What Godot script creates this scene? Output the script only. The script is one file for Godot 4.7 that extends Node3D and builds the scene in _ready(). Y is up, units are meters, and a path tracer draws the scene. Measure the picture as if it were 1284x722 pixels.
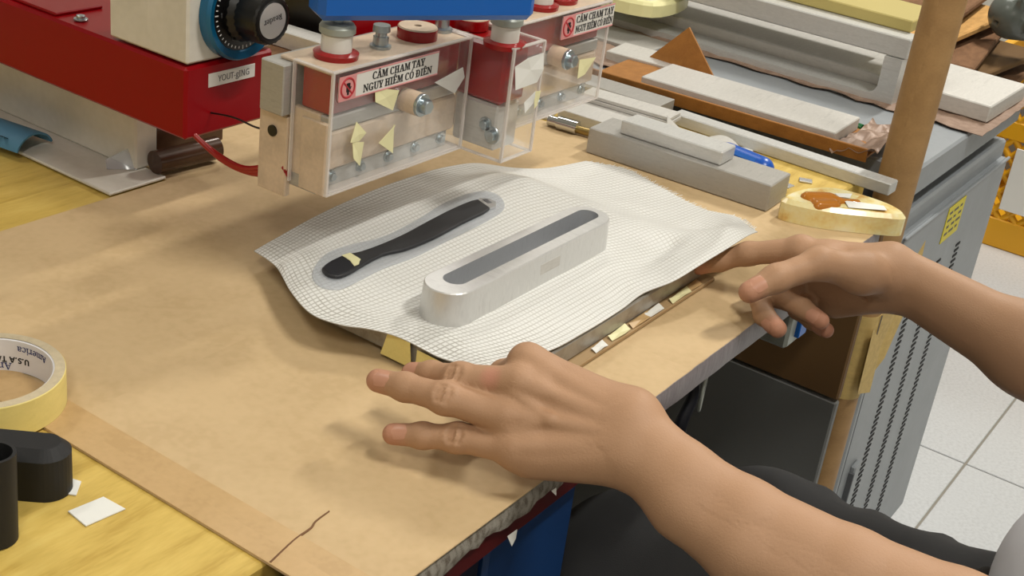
extends Node3D
# A worker's hands hold a mesh cloth with a strap and a mould block on a welding bench. Metres, y up, floor at y = 0, bench top at 0.75.

var M := {}
var used := {}


# ---------------------------------------------------------------- naming helpers
func numbered(key: String, called: String) -> String:
	var id := key + "/" + called
	var n: int = used.get(id, 0)
	used[id] = n + 1
	return called if n == 0 else "%s_%03d" % [called, n]


func tag(o: Node, label: String, category: String, group := "", kind := "") -> Node:
	if label:
		o.set_meta("label", label)
	if category:
		o.set_meta("category", category)
	if group:
		o.set_meta("group", group)
	if kind:
		o.set_meta("kind", kind)
	return o


func thing(called: String, label: String, category: String, at := Vector3.ZERO, turn := 0.0, group := "") -> Node3D:
	var o := Node3D.new()
	o.name = numbered("", called)
	o.position = at
	o.rotation_degrees.y = turn
	add_child(o, true)
	tag(o, label, category, group)
	return o


func part(parent: Node, called: String, mesh: Mesh, m: Material, at := Vector3.ZERO, turn := Vector3.ZERO, label := "") -> MeshInstance3D:
	var o := MeshInstance3D.new()
	o.mesh = mesh
	o.material_override = m
	o.name = numbered(str(parent.get_instance_id()), called)
	o.position = at
	o.rotation_degrees = turn
	parent.add_child(o, true)
	if label:
		o.set_meta("label", label)
	return o


func solo(called: String, mesh: Mesh, m: Material, label: String, category: String, at := Vector3.ZERO, turn := Vector3.ZERO, group := "", kind := "") -> MeshInstance3D:
	var o := MeshInstance3D.new()
	o.mesh = mesh
	o.material_override = m
	o.name = numbered("", called)
	o.position = at
	o.rotation_degrees = turn
	add_child(o, true)
	tag(o, label, category, group, kind)
	return o


func struct(called: String, mesh: Mesh, m: Material, at := Vector3.ZERO) -> MeshInstance3D:
	return solo(called, mesh, m, "", "", at, Vector3.ZERO, "", "structure")


# ---------------------------------------------------------------- mesh helpers
func begin() -> SurfaceTool:
	var st := SurfaceTool.new()
	st.begin(Mesh.PRIMITIVE_TRIANGLES)
	return st


func tri(st: SurfaceTool, a: Vector3, b: Vector3, c: Vector3, n: Vector3, na := Vector3.ZERO, nb := Vector3.ZERO, nc := Vector3.ZERO) -> void:
	if na == Vector3.ZERO:
		na = n
		nb = n
		nc = n
	if (b - a).cross(c - a).dot(n) > 0.0:
		var t := b
		b = c
		c = t
		t = nb
		nb = nc
		nc = t
	st.set_normal(na)
	st.add_vertex(a)
	st.set_normal(nb)
	st.add_vertex(b)
	st.set_normal(nc)
	st.add_vertex(c)


func quad(st: SurfaceTool, a: Vector3, b: Vector3, c: Vector3, d: Vector3, out: Vector3) -> void:
	var n := (b - a).cross(c - a)
	if n.length() < 1e-12:
		n = (c - a).cross(d - a)
	n = n.normalized()
	if n.dot(out) < 0.0:
		n = -n
	tri(st, a, b, c, n)
	tri(st, a, c, d, n)


func quad_smooth(st: SurfaceTool, p: Array, n: Array) -> void:
	var m: Vector3 = n[0] + n[1] + n[2] + n[3]
	tri(st, p[0], p[1], p[2], m, n[0], n[1], n[2])
	tri(st, p[0], p[2], p[3], m, n[0], n[2], n[3])


func add_box(st: SurfaceTool, s: Vector3, at := Vector3.ZERO, ch := 0.001, b := Basis.IDENTITY) -> void:
	var h := s / 2.0
	ch = minf(ch, minf(h.x, minf(h.y, h.z)) * 0.6)
	var ax := [Vector3.RIGHT, Vector3.UP, Vector3.BACK]
	var pt := func(sx: int, sy: int, sz: int, face: int) -> Vector3:
		var q := Vector3(sx * (h.x - ch), sy * (h.y - ch), sz * (h.z - ch))
		q[face] += ch * [sx, sy, sz][face]
		return at + b * q
	for f in 3:
		for s1 in [-1, 1]:
			var c := []
			for uv in [[-1, -1], [1, -1], [1, 1], [-1, 1]]:
				var sg := [0, 0, 0]
				sg[f] = s1
				sg[(f + 1) % 3] = uv[0]
				sg[(f + 2) % 3] = uv[1]
				c.append((pt as Callable).call(sg[0], sg[1], sg[2], f))
			quad(st, c[0], c[1], c[2], c[3], b * (ax[f] * s1))
	for f in 3:
		var g := (f + 1) % 3
		var e := (f + 2) % 3
		for s1 in [-1, 1]:
			for s2 in [-1, 1]:
				var c := []
				for w in [[f, -1], [g, -1], [g, 1], [f, 1]]:
					var sg := [0, 0, 0]
					sg[f] = s1
					sg[g] = s2
					sg[e] = w[1]
					c.append((pt as Callable).call(sg[0], sg[1], sg[2], w[0]))
				quad(st, c[0], c[1], c[2], c[3], b * (ax[f] * s1 + ax[g] * s2))
	for sx in [-1, 1]:
		for sy in [-1, 1]:
			for sz in [-1, 1]:
				var n := b * Vector3(sx, sy, sz).normalized()
				tri(st, (pt as Callable).call(sx, sy, sz, 0), (pt as Callable).call(sx, sy, sz, 1), (pt as Callable).call(sx, sy, sz, 2), n)


func box(x: float, y: float, z: float, ch := 0.001) -> ArrayMesh:
	var st := begin()
	add_box(st, Vector3(x, y, z), Vector3.ZERO, ch)
	return st.commit()


# turned profile (radius, height) from bottom to top of the outside
func add_lathe(st: SurfaceTool, prof: Array, b := Basis.IDENTITY, at := Vector3.ZERO, seg := 32, wave := 0.0, teeth := 0) -> void:
	for i in prof.size() - 1:
		var p: Vector2 = prof[i]
		var q: Vector2 = prof[i + 1]
		var d := q - p
		if d.length() < 1e-7:
			continue
		var nn := Vector2(d.y, -d.x).normalized()
		for k in seg:
			var ps := []
			var ns := []
			for w in [[k, p], [k + 1, p], [k + 1, q], [k, q]]:
				var a: float = TAU * w[0] / seg
				var r: float = w[1].x * (1.0 + (wave * cos(a * teeth) if teeth > 0 else 0.0))
				ps.append(at + b * Vector3(cos(a) * r, w[1].y, sin(a) * r))
				ns.append(b * Vector3(cos(a) * nn.x, nn.y, sin(a) * nn.x))
			quad_smooth(st, ps, ns)


func lathe(prof: Array, seg := 32, wave := 0.0, teeth := 0) -> ArrayMesh:
	var st := begin()
	add_lathe(st, prof, Basis.IDENTITY, Vector3.ZERO, seg, wave, teeth)
	return st.commit()


func cyl(r: float, h: float, ch := 0.0008, seg := 24) -> ArrayMesh:
	return lathe([Vector2(0.00001, 0), Vector2(r - ch, 0), Vector2(r, ch), Vector2(r, h - ch), Vector2(r - ch, h), Vector2(0.00001, h)], seg)


# a flat outline (x, z) between two heights, with a small chamfer round its top
func add_prism(st: SurfaceTool, poly: PackedVector2Array, y0: float, y1: float, ch := 0.0, grow := 0.0) -> void:
	if Geometry2D.is_polygon_clockwise(poly):
		poly.reverse()
	var low := poly
	var n := poly.size()
	var top := PackedVector2Array()
	var bot := PackedVector2Array()
	for i in n:
		var e := (poly[(i + 1) % n] - poly[i]).normalized()
		var f := (poly[i] - poly[(i + n - 1) % n]).normalized()
		var o := (Vector2(e.y, -e.x) + Vector2(f.y, -f.x)).normalized()
		top.append(poly[i] - o * ch)
		bot.append(poly[i] + o * grow)
	low = bot
	var idx := Geometry2D.triangulate_polygon(top)
	for i in range(0, idx.size(), 3):
		var a := top[idx[i]]
		var b := top[idx[i + 1]]
		var c := top[idx[i + 2]]
		tri(st, Vector3(a.x, y1, a.y), Vector3(b.x, y1, b.y), Vector3(c.x, y1, c.y), Vector3.UP)
	idx = Geometry2D.triangulate_polygon(low)
	for i in range(0, idx.size(), 3):
		var a := low[idx[i]]
		var b := low[idx[i + 1]]
		var c := low[idx[i + 2]]
		tri(st, Vector3(a.x, y0, a.y), Vector3(b.x, y0, b.y), Vector3(c.x, y0, c.y), Vector3.DOWN)
	for i in n:
		var j := (i + 1) % n
		var e2 := poly[j] - poly[i]
		var o3 := Vector3(e2.y, 0, -e2.x).normalized()
		var ym := y1 - ch
		quad(st, Vector3(low[i].x, y0, low[i].y), Vector3(low[j].x, y0, low[j].y), Vector3(poly[j].x, ym, poly[j].y), Vector3(poly[i].x, ym, poly[i].y), o3)
		if ch > 0.0:
			quad(st, Vector3(poly[i].x, ym, poly[i].y), Vector3(poly[j].x, ym, poly[j].y), Vector3(top[j].x, y1, top[j].y), Vector3(top[i].x, y1, top[i].y), o3 + Vector3.UP)


func prism(poly: PackedVector2Array, y0: float, y1: float, ch := 0.0, grow := 0.0) -> ArrayMesh:
	var st := begin()
	add_prism(st, poly, y0, y1, ch, grow)
	return st.commit()


func smooth_loop(pts: Array, per := 6) -> PackedVector2Array:
	var out := PackedVector2Array()
	var n := pts.size()
	for i in n:
		for k in per:
			var a: Vector2 = pts[i]
			out.append(a.cubic_interpolate(pts[(i + 1) % n], pts[(i + n - 1) % n], pts[(i + 2) % n], float(k) / per))
	return out


func stadium(cx: float, cz: float, half_x: float, r: float, seg := 12) -> PackedVector2Array:
	var out := PackedVector2Array()
	for s in [1, -1]:
		for k in seg + 1:
			var a := -PI / 2 + PI * k / seg
			out.append(Vector2(cx + s * (half_x - r + cos(a) * r), cz + s * sin(a) * r))
	return out


# round bar along points
func add_tube(st: SurfaceTool, pts: Array, r0: float, r1 := -1.0, seg := 10) -> void:
	if r1 < 0.0:
		r1 = r0
	var n := pts.size()
	var rings := []
	var norms := []
	var up := Vector3.UP
	for i in n:
		var d: Vector3 = (pts[mini(i + 1, n - 1)] - pts[maxi(i - 1, 0)]).normalized()
		if absf(d.dot(up)) > 0.95:
			up = Vector3.RIGHT
		var s := d.cross(up).normalized()
		up = s.cross(d).normalized()
		var r: float = lerpf(r0, r1, float(i) / (n - 1))
		var ring := []
		var nr := []
		for k in seg:
			var a := TAU * k / seg
			var o := s * cos(a) + up * sin(a)
			ring.append(pts[i] + o * r)
			nr.append(o)
		rings.append(ring)
		norms.append(nr)
	for i in n - 1:
		for k in seg:
			var k2 := (k + 1) % seg
			quad_smooth(st, [rings[i][k], rings[i][k2], rings[i + 1][k2], rings[i + 1][k]], [norms[i][k], norms[i][k2], norms[i + 1][k2], norms[i + 1][k]])
	for e in [[0, 1], [n - 1, n - 2]]:
		var c: Vector3 = pts[e[0]]
		var d: Vector3 = (c - pts[e[1]]).normalized()
		for k in seg:
			tri(st, c, rings[e[0]][k], rings[e[0]][(k + 1) % seg], d)


func tube(pts: Array, r0: float, r1 := -1.0, seg := 10) -> ArrayMesh:
	var st := begin()
	add_tube(st, pts, r0, r1, seg)
	return st.commit()


func curve(pts: Array, per := 6) -> Array:
	var out := []
	for i in pts.size() - 1:
		for k in per:
			var a: Vector3 = pts[i]
			out.append(a.cubic_interpolate(pts[i + 1], pts[maxi(i - 1, 0)], pts[mini(i + 2, pts.size() - 1)], float(k) / per))
	out.append(pts[-1])
	return out


# a sheet of some thickness from a grid of points, rows x columns
func add_sheet(st: SurfaceTool, g: Array, thick: float, uv := Vector2.ONE) -> void:
	var nr := g.size()
	var nc: int = g[0].size()
	var nm := []
	for i in nr:
		var row := []
		for j in nc:
			var a: Vector3 = g[mini(i + 1, nr - 1)][j] - g[maxi(i - 1, 0)][j]
			var b: Vector3 = g[i][mini(j + 1, nc - 1)] - g[i][maxi(j - 1, 0)]
			row.append(a.cross(b).normalized())
		nm.append(row)
	for side in [1, -1]:
		for i in nr - 1:
			for j in nc - 1:
				var w := [[i, j], [i, j + 1], [i + 1, j + 1], [i + 1, j]]
				var ps := []
				var ns := []
				for q in w:
					ps.append(g[q[0]][q[1]] + nm[q[0]][q[1]] * (thick / 2.0 * side))
					ns.append(nm[q[0]][q[1]] * side)
				for t in [[0, 1, 2], [0, 2, 3]]:
					var order: Array = t
					if (ps[t[1]] - ps[t[0]]).cross(ps[t[2]] - ps[t[0]]).dot(ns[t[0]]) > 0.0:
						order = [t[0], t[2], t[1]]
					for k in order:
						st.set_normal(ns[k])
						st.set_uv(Vector2(float(w[k][1]) / (nc - 1) * uv.x, float(w[k][0]) / (nr - 1) * uv.y))
						st.add_vertex(ps[k])
	var rim := []
	for j in nc - 1:
		rim.append([0, j, 0, j + 1])
		rim.append([nr - 1, j, nr - 1, j + 1])
	for i in nr - 1:
		rim.append([i, 0, i + 1, 0])
		rim.append([i, nc - 1, i + 1, nc - 1])
	var mid: Vector3 = g[nr / 2][nc / 2]
	for r in rim:
		var a: Vector3 = g[r[0]][r[1]]
		var b: Vector3 = g[r[2]][r[3]]
		var na: Vector3 = nm[r[0]][r[1]] * (thick / 2.0)
		var nb: Vector3 = nm[r[2]][r[3]] * (thick / 2.0)
		st.set_uv(Vector2.ZERO)
		quad(st, a - na, b - nb, b + nb, a + na, (a + b) / 2.0 - mid)


func sheet(g: Array, thick: float, uv := Vector2.ONE) -> ArrayMesh:
	var st := begin()
	add_sheet(st, g, thick, uv)
	return st.commit()


# a sheet bent along a profile (x, y), drawn out along z
func strip(prof: Array, z0: float, z1: float, thick: float, rows := 2) -> ArrayMesh:
	var g := []
	for i in rows:
		var row := []
		for p in prof:
			row.append(Vector3(p.x, p.y, lerpf(z0, z1, float(i) / (rows - 1))))
		g.append(row)
	return sheet(g, thick)


func lettering(text: String, height: float, bold := false, serif := false, depth := 0.0003) -> TextMesh:
	var t := TextMesh.new()
	var f := SystemFont.new()
	f.font_names = PackedStringArray(["Droid Serif" if serif else "Droid Sans"])
	f.font_weight = 700 if bold else 400
	t.font = f
	t.text = text
	t.font_size = 32
	t.pixel_size = height / 24.0
	t.depth = depth
	t.curve_step = 2.0
	return t


func move_mesh(mesh: Mesh, t: Transform3D) -> ArrayMesh:
	var st := begin()
	st.append_from(mesh, 0, t)
	return st.commit()


# ---------------------------------------------------------------- soft bodies: tapered capsules joined by a smooth minimum, meshed as surface nets
# bone: [a, b, ra, rb, k]; k < 0 carves
func blob(st: SurfaceTool, bones: Array, cell: float, tint: Callable) -> void:
	var lo := Vector3.ONE * 1e6
	var hi := -lo
	for b in bones:
		var r: float = maxf(b[2], b[3]) + 4.0 * cell
		lo = lo.min(b[0] - Vector3.ONE * r).min(b[1] - Vector3.ONE * r)
		hi = hi.max(b[0] + Vector3.ONE * r).max(b[1] + Vector3.ONE * r)
	var nx := int((hi.x - lo.x) / cell) + 2
	var ny := int((hi.y - lo.y) / cell) + 2
	var nz := int((hi.z - lo.z) / cell) + 2
	var sy := nx
	var sz := nx * ny
	var f := PackedFloat32Array()
	f.resize(nx * ny * nz)
	f.fill(1.0)
	var mark := PackedByteArray()
	mark.resize(nx * ny * nz)
	var cells := PackedInt32Array()
	var near := 2.0 * cell
	for b in bones:
		var a: Vector3 = b[0] - lo
		var c: Vector3 = b[1] - lo
		var ra: float = b[2]
		var rb: float = b[3]
		var k: float = absf(b[4])
		var cut: bool = b[4] < 0.0
		var ab := c - a
		var inv := 1.0 / maxf(ab.length_squared(), 1e-12)
		var reach := maxf(k, near)
		var rr := Vector3.ONE * (maxf(ra, rb) + reach)
		var p0 := (a.min(c) - rr) / cell
		var p1 := (a.max(c) + rr) / cell
		var i0 := maxi(int(p0.x), 0)
		var i1 := mini(int(p1.x) + 1, nx - 2)
		for z in range(maxi(int(p0.z), 0), mini(int(p1.z) + 1, nz - 2) + 1):
			for y in range(maxi(int(p0.y), 0), mini(int(p1.y) + 1, ny - 2) + 1):
				var row := y * sy + z * sz
				for x in range(i0, i1 + 1):
					var p := Vector3(x, y, z) * cell - a
					var t := clampf(p.dot(ab) * inv, 0.0, 1.0)
					var d := (p - ab * t).length() - ra - (rb - ra) * t
					if d > reach:
						continue
					var at := row + x
					var old := f[at]
					if cut:
						if -d > old - k:
							var hh := clampf(0.5 - 0.5 * (old + d) / k, 0.0, 1.0)
							f[at] = lerpf(old, -d, hh) + k * hh * (1.0 - hh)
					else:
						var h := clampf(0.5 + 0.5 * (old - d) / k, 0.0, 1.0)
						old = lerpf(old, d, h) - k * h * (1.0 - h)
						f[at] = old
						if old > -near and old < near * 1.5 and mark[at] == 0:
							mark[at] = 1
							cells.append(at)
	var vert := PackedInt32Array()
	vert.resize(f.size())
	vert.fill(-1)
	var pos := PackedVector3Array()
	var nrm := PackedVector3Array()
	var has := PackedInt32Array()
	var offs := [0, 1, sy, sy + 1, sz, sz + 1, sz + sy, sz + sy + 1]
	var edges := [[0, 1], [2, 3], [4, 5], [6, 7], [0, 2], [1, 3], [4, 6], [5, 7], [0, 4], [1, 5], [2, 6], [3, 7]]
	var corner := [Vector3(0, 0, 0), Vector3(1, 0, 0), Vector3(0, 1, 0), Vector3(1, 1, 0), Vector3(0, 0, 1), Vector3(1, 0, 1), Vector3(0, 1, 1), Vector3(1, 1, 1)]
	for at in cells:
		var v := []
		var inside := 0
		for o in offs:
			var w := f[at + o]
			v.append(w)
			if w < 0.0:
				inside += 1
		if inside == 0 or inside == 8:
			continue
		var sum := Vector3.ZERO
		var n := 0
		for e in edges:
			var d0: float = v[e[0]]
			var d1: float = v[e[1]]
			if (d0 < 0.0) != (d1 < 0.0):
				sum += corner[e[0]].lerp(corner[e[1]], d0 / (d0 - d1))
				n += 1
		sum /= n
		vert[at] = pos.size()
		has.append(at)
		var zz := at / sz
		var yy := (at - zz * sz) / sy
		pos.append(lo + (Vector3(at - zz * sz - yy * sy, yy, zz) + sum) * cell)
		var gx: float = v[1] - v[0] + v[3] - v[2] + v[5] - v[4] + v[7] - v[6]
		var gy: float = v[2] - v[0] + v[3] - v[1] + v[6] - v[4] + v[7] - v[5]
		var gz: float = v[4] - v[0] + v[5] - v[1] + v[6] - v[2] + v[7] - v[3]
		nrm.append(Vector3(gx, gy, gz).normalized())
	# smoothed normals from the faces keep creases soft
	var col := PackedColorArray()
	for i in pos.size():
		col.append(tint.call(pos[i], nrm[i]))
	for at in has:
		for w in [[1, sy, sz], [sy, sz, 1], [sz, 1, sy]]:
			var d0 := f[at]
			var d1 := f[at + w[0]]
			if (d0 < 0.0) == (d1 < 0.0):
				continue
			var q := [vert[at], vert[at - w[1]], vert[at - w[1] - w[2]], vert[at - w[2]]]
			if q.has(-1):
				continue
			for t in [[0, 1, 2], [0, 2, 3]]:
				var a: int = q[t[0]]
				var b: int = q[t[1]]
				var c: int = q[t[2]]
				if (pos[b] - pos[a]).cross(pos[c] - pos[a]).dot(nrm[a] + nrm[b] + nrm[c]) > 0.0:
					var s := b
					b = c
					c = s
				for k in [a, b, c]:
					st.set_normal(nrm[k])
					st.set_color(col[k])
					st.add_vertex(pos[k])


func plain_tint(_p: Vector3, _n: Vector3) -> Color:
	return Color.WHITE


# ---------------------------------------------------------------- materials
func noise(freq: float, sd: int, oct := 4) -> FastNoiseLite:
	var n := FastNoiseLite.new()
	n.noise_type = FastNoiseLite.TYPE_SIMPLEX_SMOOTH
	n.seed = sd
	n.frequency = freq
	n.fractal_octaves = oct
	return n


# seamless picture blended between colours by two noises; sx, sy stretch it
func grain(w: int, cols: Array, sx: float, sy: float, sd: int, fine := 0.3) -> ImageTexture:
	var a := noise(1.0, sd, 4)
	var b := noise(1.0, sd + 7, 2)
	var im := Image.create(w, w, false, Image.FORMAT_RGB8)
	for y in w:
		for x in w:
			# a torus in four dimensions would be seamless; two cylinders blended do
			var u := float(x) / w
			var v := float(y) / w
			var n0 := a.get_noise_2d(u * sx, v * sy)
			var n1 := a.get_noise_2d((u - 1.0) * sx + 100.0, v * sy)
			var n2 := a.get_noise_2d(u * sx, (v - 1.0) * sy + 50.0)
			var s := lerpf(lerpf(n0, n1, smoothstep(0.75, 1.0, u)), n2, smoothstep(0.8, 1.0, v))
			s = 0.5 + s * 0.9 + fine * b.get_noise_2d(u * sx * 9.0, v * sy * 9.0)
			s = clampf(s, 0.0, 0.999) * (cols.size() - 1)
			var i := int(s)
			im.set_pixel(x, y, cols[i].lerp(cols[i + 1], s - i))
	return ImageTexture.create_from_image(im)


func mat(key: String, c: Color, rough := 0.6, metal := 0.0, spec := 0.5) -> StandardMaterial3D:
	var m := StandardMaterial3D.new()
	m.resource_name = key
	m.albedo_color = c
	m.roughness = rough
	m.metallic = metal
	m.metallic_specular = spec
	m.texture_filter = BaseMaterial3D.TEXTURE_FILTER_LINEAR_WITH_MIPMAPS
	M[key] = m
	return m


func textured(m: StandardMaterial3D, t: Texture2D, size: float, world := false) -> StandardMaterial3D:
	m.albedo_texture = t
	m.uv1_triplanar = true
	m.uv1_world_triplanar = world
	m.uv1_scale = Vector3.ONE / size
	return m


func relief(m: StandardMaterial3D, t: Texture2D, cm: float, size := 0.0) -> StandardMaterial3D:
	m.heightmap_enabled = true
	m.heightmap_texture = t
	m.heightmap_scale = cm
	if size > 0.0:
		m.uv1_triplanar = true
		m.uv1_scale = Vector3.ONE / size
	return m


func materials() -> void:
	var W := Color(1, 1, 1)
	var mottle := grain(256, [Color(0.9, 0.89, 0.88), W], 9, 9, 3, 0.4)
	var fine := grain(256, [Color(0, 0, 0), W], 60, 60, 5, 0.5)
	var brushed := grain(256, [Color(0.92, 0.92, 0.92), Color(0.98, 0.98, 0.98), Color(0.95, 0.95, 0.95), W], 3, 30, 11, 0.3)
	var brushed_x := grain(256, [Color(0.93, 0.93, 0.93), Color(0.98, 0.98, 0.98), Color(0.96, 0.96, 0.96), W], 30, 3, 12, 0.3)
	var kraft := grain(512, [Color(0.765, 0.66, 0.50), Color(0.785, 0.68, 0.52), Color(0.795, 0.69, 0.53), Color(0.805, 0.70, 0.54)], 5, 5, 21, 0.45)
	relief(textured(mat("kraft", Color(1, 1, 1), 0.62, 0, 0.35), kraft, 0.45), fine, 0.004)
	relief(textured(mat("kraft_strip", Color(0.97, 0.93, 0.86), 0.4, 0, 0.5), kraft, 0.3), fine, 0.004)
	var wood := grain(512, [Color(0.78, 0.66, 0.36), Color(0.84, 0.73, 0.43), Color(0.87, 0.76, 0.46), Color(0.89, 0.79, 0.50)], 3, 26, 31, 0.3)
	relief(textured(mat("yellow_wood", Color(0.96, 0.94, 0.82), 0.42, 0, 0.5), wood, 0.5), wood, 0.008)
	textured(mat("card", Color(0.80, 0.62, 0.38), 0.75, 0, 0.3), grain(256, [Color(0.9, 0.9, 0.9), W], 6, 20, 41, 0.4), 0.3)
	textured(mat("card_dark", Color(0.50, 0.37, 0.27), 0.8, 0, 0.3), grain(256, [Color(0.88, 0.88, 0.88), W], 6, 20, 42, 0.4), 0.3)
	textured(mat("tray_card", Color(0.66, 0.45, 0.22), 0.6, 0, 0.4), mottle, 0.2)
	textured(mat("tube_card", Color(0.68, 0.54, 0.36), 0.55, 0, 0.4), mottle, 0.25)
	textured(mat("aluminium", Color(0.82, 0.82, 0.81), 0.45, 0.4, 0.5), brushed, 0.25)
	textured(mat("aluminium_x", Color(0.86, 0.86, 0.855), 0.36, 0.5, 0.5), brushed_x, 0.25)
	textured(mat("steel", Color(0.70, 0.69, 0.67), 0.48, 0.4, 0.5), brushed, 0.2)
	textured(mat("slot_wall", Color(0.74, 0.75, 0.77), 0.35, 0.35, 0.5), brushed_x, 0.15)
	textured(mat("white_plate", Color(0.82, 0.81, 0.79), 0.5, 0.3, 0.5), brushed, 0.3)
	mat("rim_tan", Color(0.66, 0.55, 0.40), 0.5)
	mat("plank_yellow", Color(0.74, 0.68, 0.42), 0.5)
	mat("tape_pale", Color(0.91, 0.89, 0.70), 0.5)
	mat("chrome", Color(0.82, 0.83, 0.84), 0.12, 1.0)
	mat("zinc", Color(0.68, 0.72, 0.74), 0.28, 0.85)
	mat("brass", Color(0.62, 0.53, 0.32), 0.3, 0.8)
	mat("red_paint", Color(0.55, 0.01, 0.05), 0.3, 0, 0.3)
	mat("red_plastic", Color(0.58, 0.015, 0.04), 0.25, 0, 0.5)
	mat("red_rail", Color(0.30, 0.03, 0.04), 0.45, 0, 0.5)
	textured(mat("cream", Color(0.87, 0.85, 0.81), 0.4, 0, 0.5), grain(256, [Color(0.94, 0.94, 0.93), W], 4, 4, 51, 0.3), 0.4)
	textured(mat("beige", Color(0.80, 0.73, 0.62), 0.5, 0, 0.5), mottle, 0.3)
	textured(mat("insulator", Color(0.85, 0.76, 0.66), 0.45), grain(256, [Color(0.9, 0.9, 0.9), W], 5, 5, 52, 0.3), 0.2)
	mat("grey_cap", Color(0.62, 0.64, 0.61), 0.4, 0.2)
	mat("white_ceramic", Color(0.86, 0.85, 0.82), 0.3)
	mat("blue_plastic", Color(0.05, 0.37, 0.72), 0.35, 0, 0.5)
	mat("blue_ring", Color(0.05, 0.38, 0.54), 0.25, 0.3, 0.6)
	mat("blue_handle", Color(0.06, 0.32, 0.70), 0.3)
	mat("blue_rubber", Color(0.30, 0.50, 0.62), 0.6)
	mat("blue_steel", Color(0.02, 0.20, 0.40), 0.5)
	mat("navy_steel", Color(0.01, 0.04, 0.16), 0.5)
	mat("black_plastic", Color(0.035, 0.033, 0.035), 0.35)
	relief(mat("black_rubber", Color(0.13, 0.13, 0.135), 0.55, 0, 0.4), fine, 0.003, 0.1)
	mat("navy_patch", Color(0.06, 0.07, 0.11), 0.5)
	mat("strap_black", Color(0.19, 0.19, 0.20), 0.5, 0, 0.4)
	mat("dial_black", Color(0.03, 0.03, 0.033), 0.3)
	mat("print_dark", Color(0.08, 0.08, 0.09), 0.6)
	mat("print_grey", Color(0.35, 0.35, 0.36), 0.6)
	mat("print_blue", Color(0.10, 0.16, 0.42), 0.6)
	mat("print_red", Color(0.72, 0.16, 0.20), 0.5)
	mat("print_white", Color(0.85, 0.85, 0.85), 0.5)
	mat("paper_dull", Color(0.74, 0.73, 0.71), 0.7, 0, 0.3)
	mat("paper", Color(0.90, 0.90, 0.88), 0.7, 0, 0.3)
	mat("label_white", Color(0.88, 0.87, 0.85), 0.45)
	mat("label_pink", Color(0.86, 0.58, 0.58), 0.45)
	mat("label_yellow", Color(0.86, 0.80, 0.08), 0.45)
	mat("silver", Color(0.83, 0.83, 0.83), 0.25, 0.6)
	textured(mat("masking", Color(0.93, 0.86, 0.55), 0.55, 0, 0.4), grain(256, [Color(0.96, 0.96, 0.95), W], 4, 12, 61, 0.3), 0.1)
	textured(mat("masking_old", Color(0.82, 0.71, 0.45), 0.55, 0, 0.4), mottle, 0.1)
	textured(mat("roll_side", Color(0.80, 0.74, 0.62), 0.6), grain(256, [Color(0.93, 0.93, 0.93), W], 6, 6, 62, 0.4), 0.05)
	mat("core_paper", Color(0.90, 0.89, 0.90), 0.55)
	mat("lid_yellow", Color(0.92, 0.90, 0.68), 0.35)
	mat("lid_white", Color(0.92, 0.91, 0.84), 0.35)
	textured(mat("grey_tape", Color(0.56, 0.53, 0.54), 0.4, 0, 0.5), grain(256, [Color(0.85, 0.83, 0.84), W], 24, 4, 71, 0.4), 0.12)
	textured(mat("worn_tape", Color(0.62, 0.60, 0.56), 0.5, 0, 0.5), grain(256, [Color(0.62, 0.58, 0.54), Color(0.9, 0.9, 0.9), W], 16, 8, 72, 0.5), 0.1)
	textured(mat("tray_metal", Color(0.66, 0.64, 0.61), 0.38, 0.4, 0.5), grain(256, [Color(0.90, 0.89, 0.87), Color(0.96, 0.96, 0.95), W], 10, 4, 73, 0.4), 0.16)
	textured(mat("resin", Color(1, 1, 1), 0.2, 0, 0.5), grain(256, [Color(0.84, 0.66, 0.36), Color(0.90, 0.82, 0.56), Color(0.92, 0.88, 0.68), Color(0.93, 0.90, 0.78)], 3, 3, 74, 0.1), 0.11)
	mat("amber", Color(0.72, 0.45, 0.14), 0.1, 0, 0.6)
	textured(mat("foil", Color(0.62, 0.52, 0.45), 0.5, 0.1, 0.5), grain(256, [Color(0.85, 0.82, 0.8), W], 8, 8, 75, 0.4), 0.12)
	textured(mat("dark_foil", Color(0.30, 0.20, 0.14), 0.22, 0.2, 0.6), mottle, 0.12)
	textured(mat("cabinet", Color(0.60, 0.62, 0.64), 0.42, 0.1, 0.5), grain(256, [Color(0.95, 0.95, 0.95), W], 5, 5, 76, 0.3), 0.6)
	mat("cabinet_dark", Color(0.36, 0.37, 0.39), 0.5)
	mat("slit", Color(0.10, 0.10, 0.11), 0.7)
	mat("dark_board", Color(0.42, 0.425, 0.42), 0.6)
	mat("brown_board", Color(0.40, 0.29, 0.15), 0.7)
	mat("crate", Color(0.90, 0.66, 0.10), 0.4)
	mat("green", Color(0.02, 0.36, 0.16), 0.25)
	mat("bag", Color(0.36, 0.38, 0.36), 0.25)
	mat("wall", Color(0.84, 0.83, 0.80), 0.8)
	mat("ceiling", Color(0.88, 0.88, 0.87), 0.9)
	mat("grout", Color(0.55, 0.53, 0.49), 0.8)
	textured(mat("tile", Color(0.80, 0.81, 0.82), 0.22, 0, 0.5), grain(512, [Color(0.93, 0.93, 0.93), Color(0.97, 0.97, 0.97), Color(0.98, 0.98, 0.98), W], 34, 34, 81, 0.5), 0.3, true)
	mat("wire_red", Color(0.60, 0.05, 0.03), 0.3)
	mat("wire_black", Color(0.03, 0.03, 0.03), 0.5)
	mat("wire_white", Color(0.80, 0.80, 0.78), 0.5)
	var ac := mat("acrylic", Color(0.95, 0.96, 0.96, 0.06), 0.05, 0, 0.5)
	ac.transparency = BaseMaterial3D.TRANSPARENCY_ALPHA
	ac.albedo_color.a = 0.045  # slightly milky front: scuffs, plus glare painted as an even haze
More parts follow.
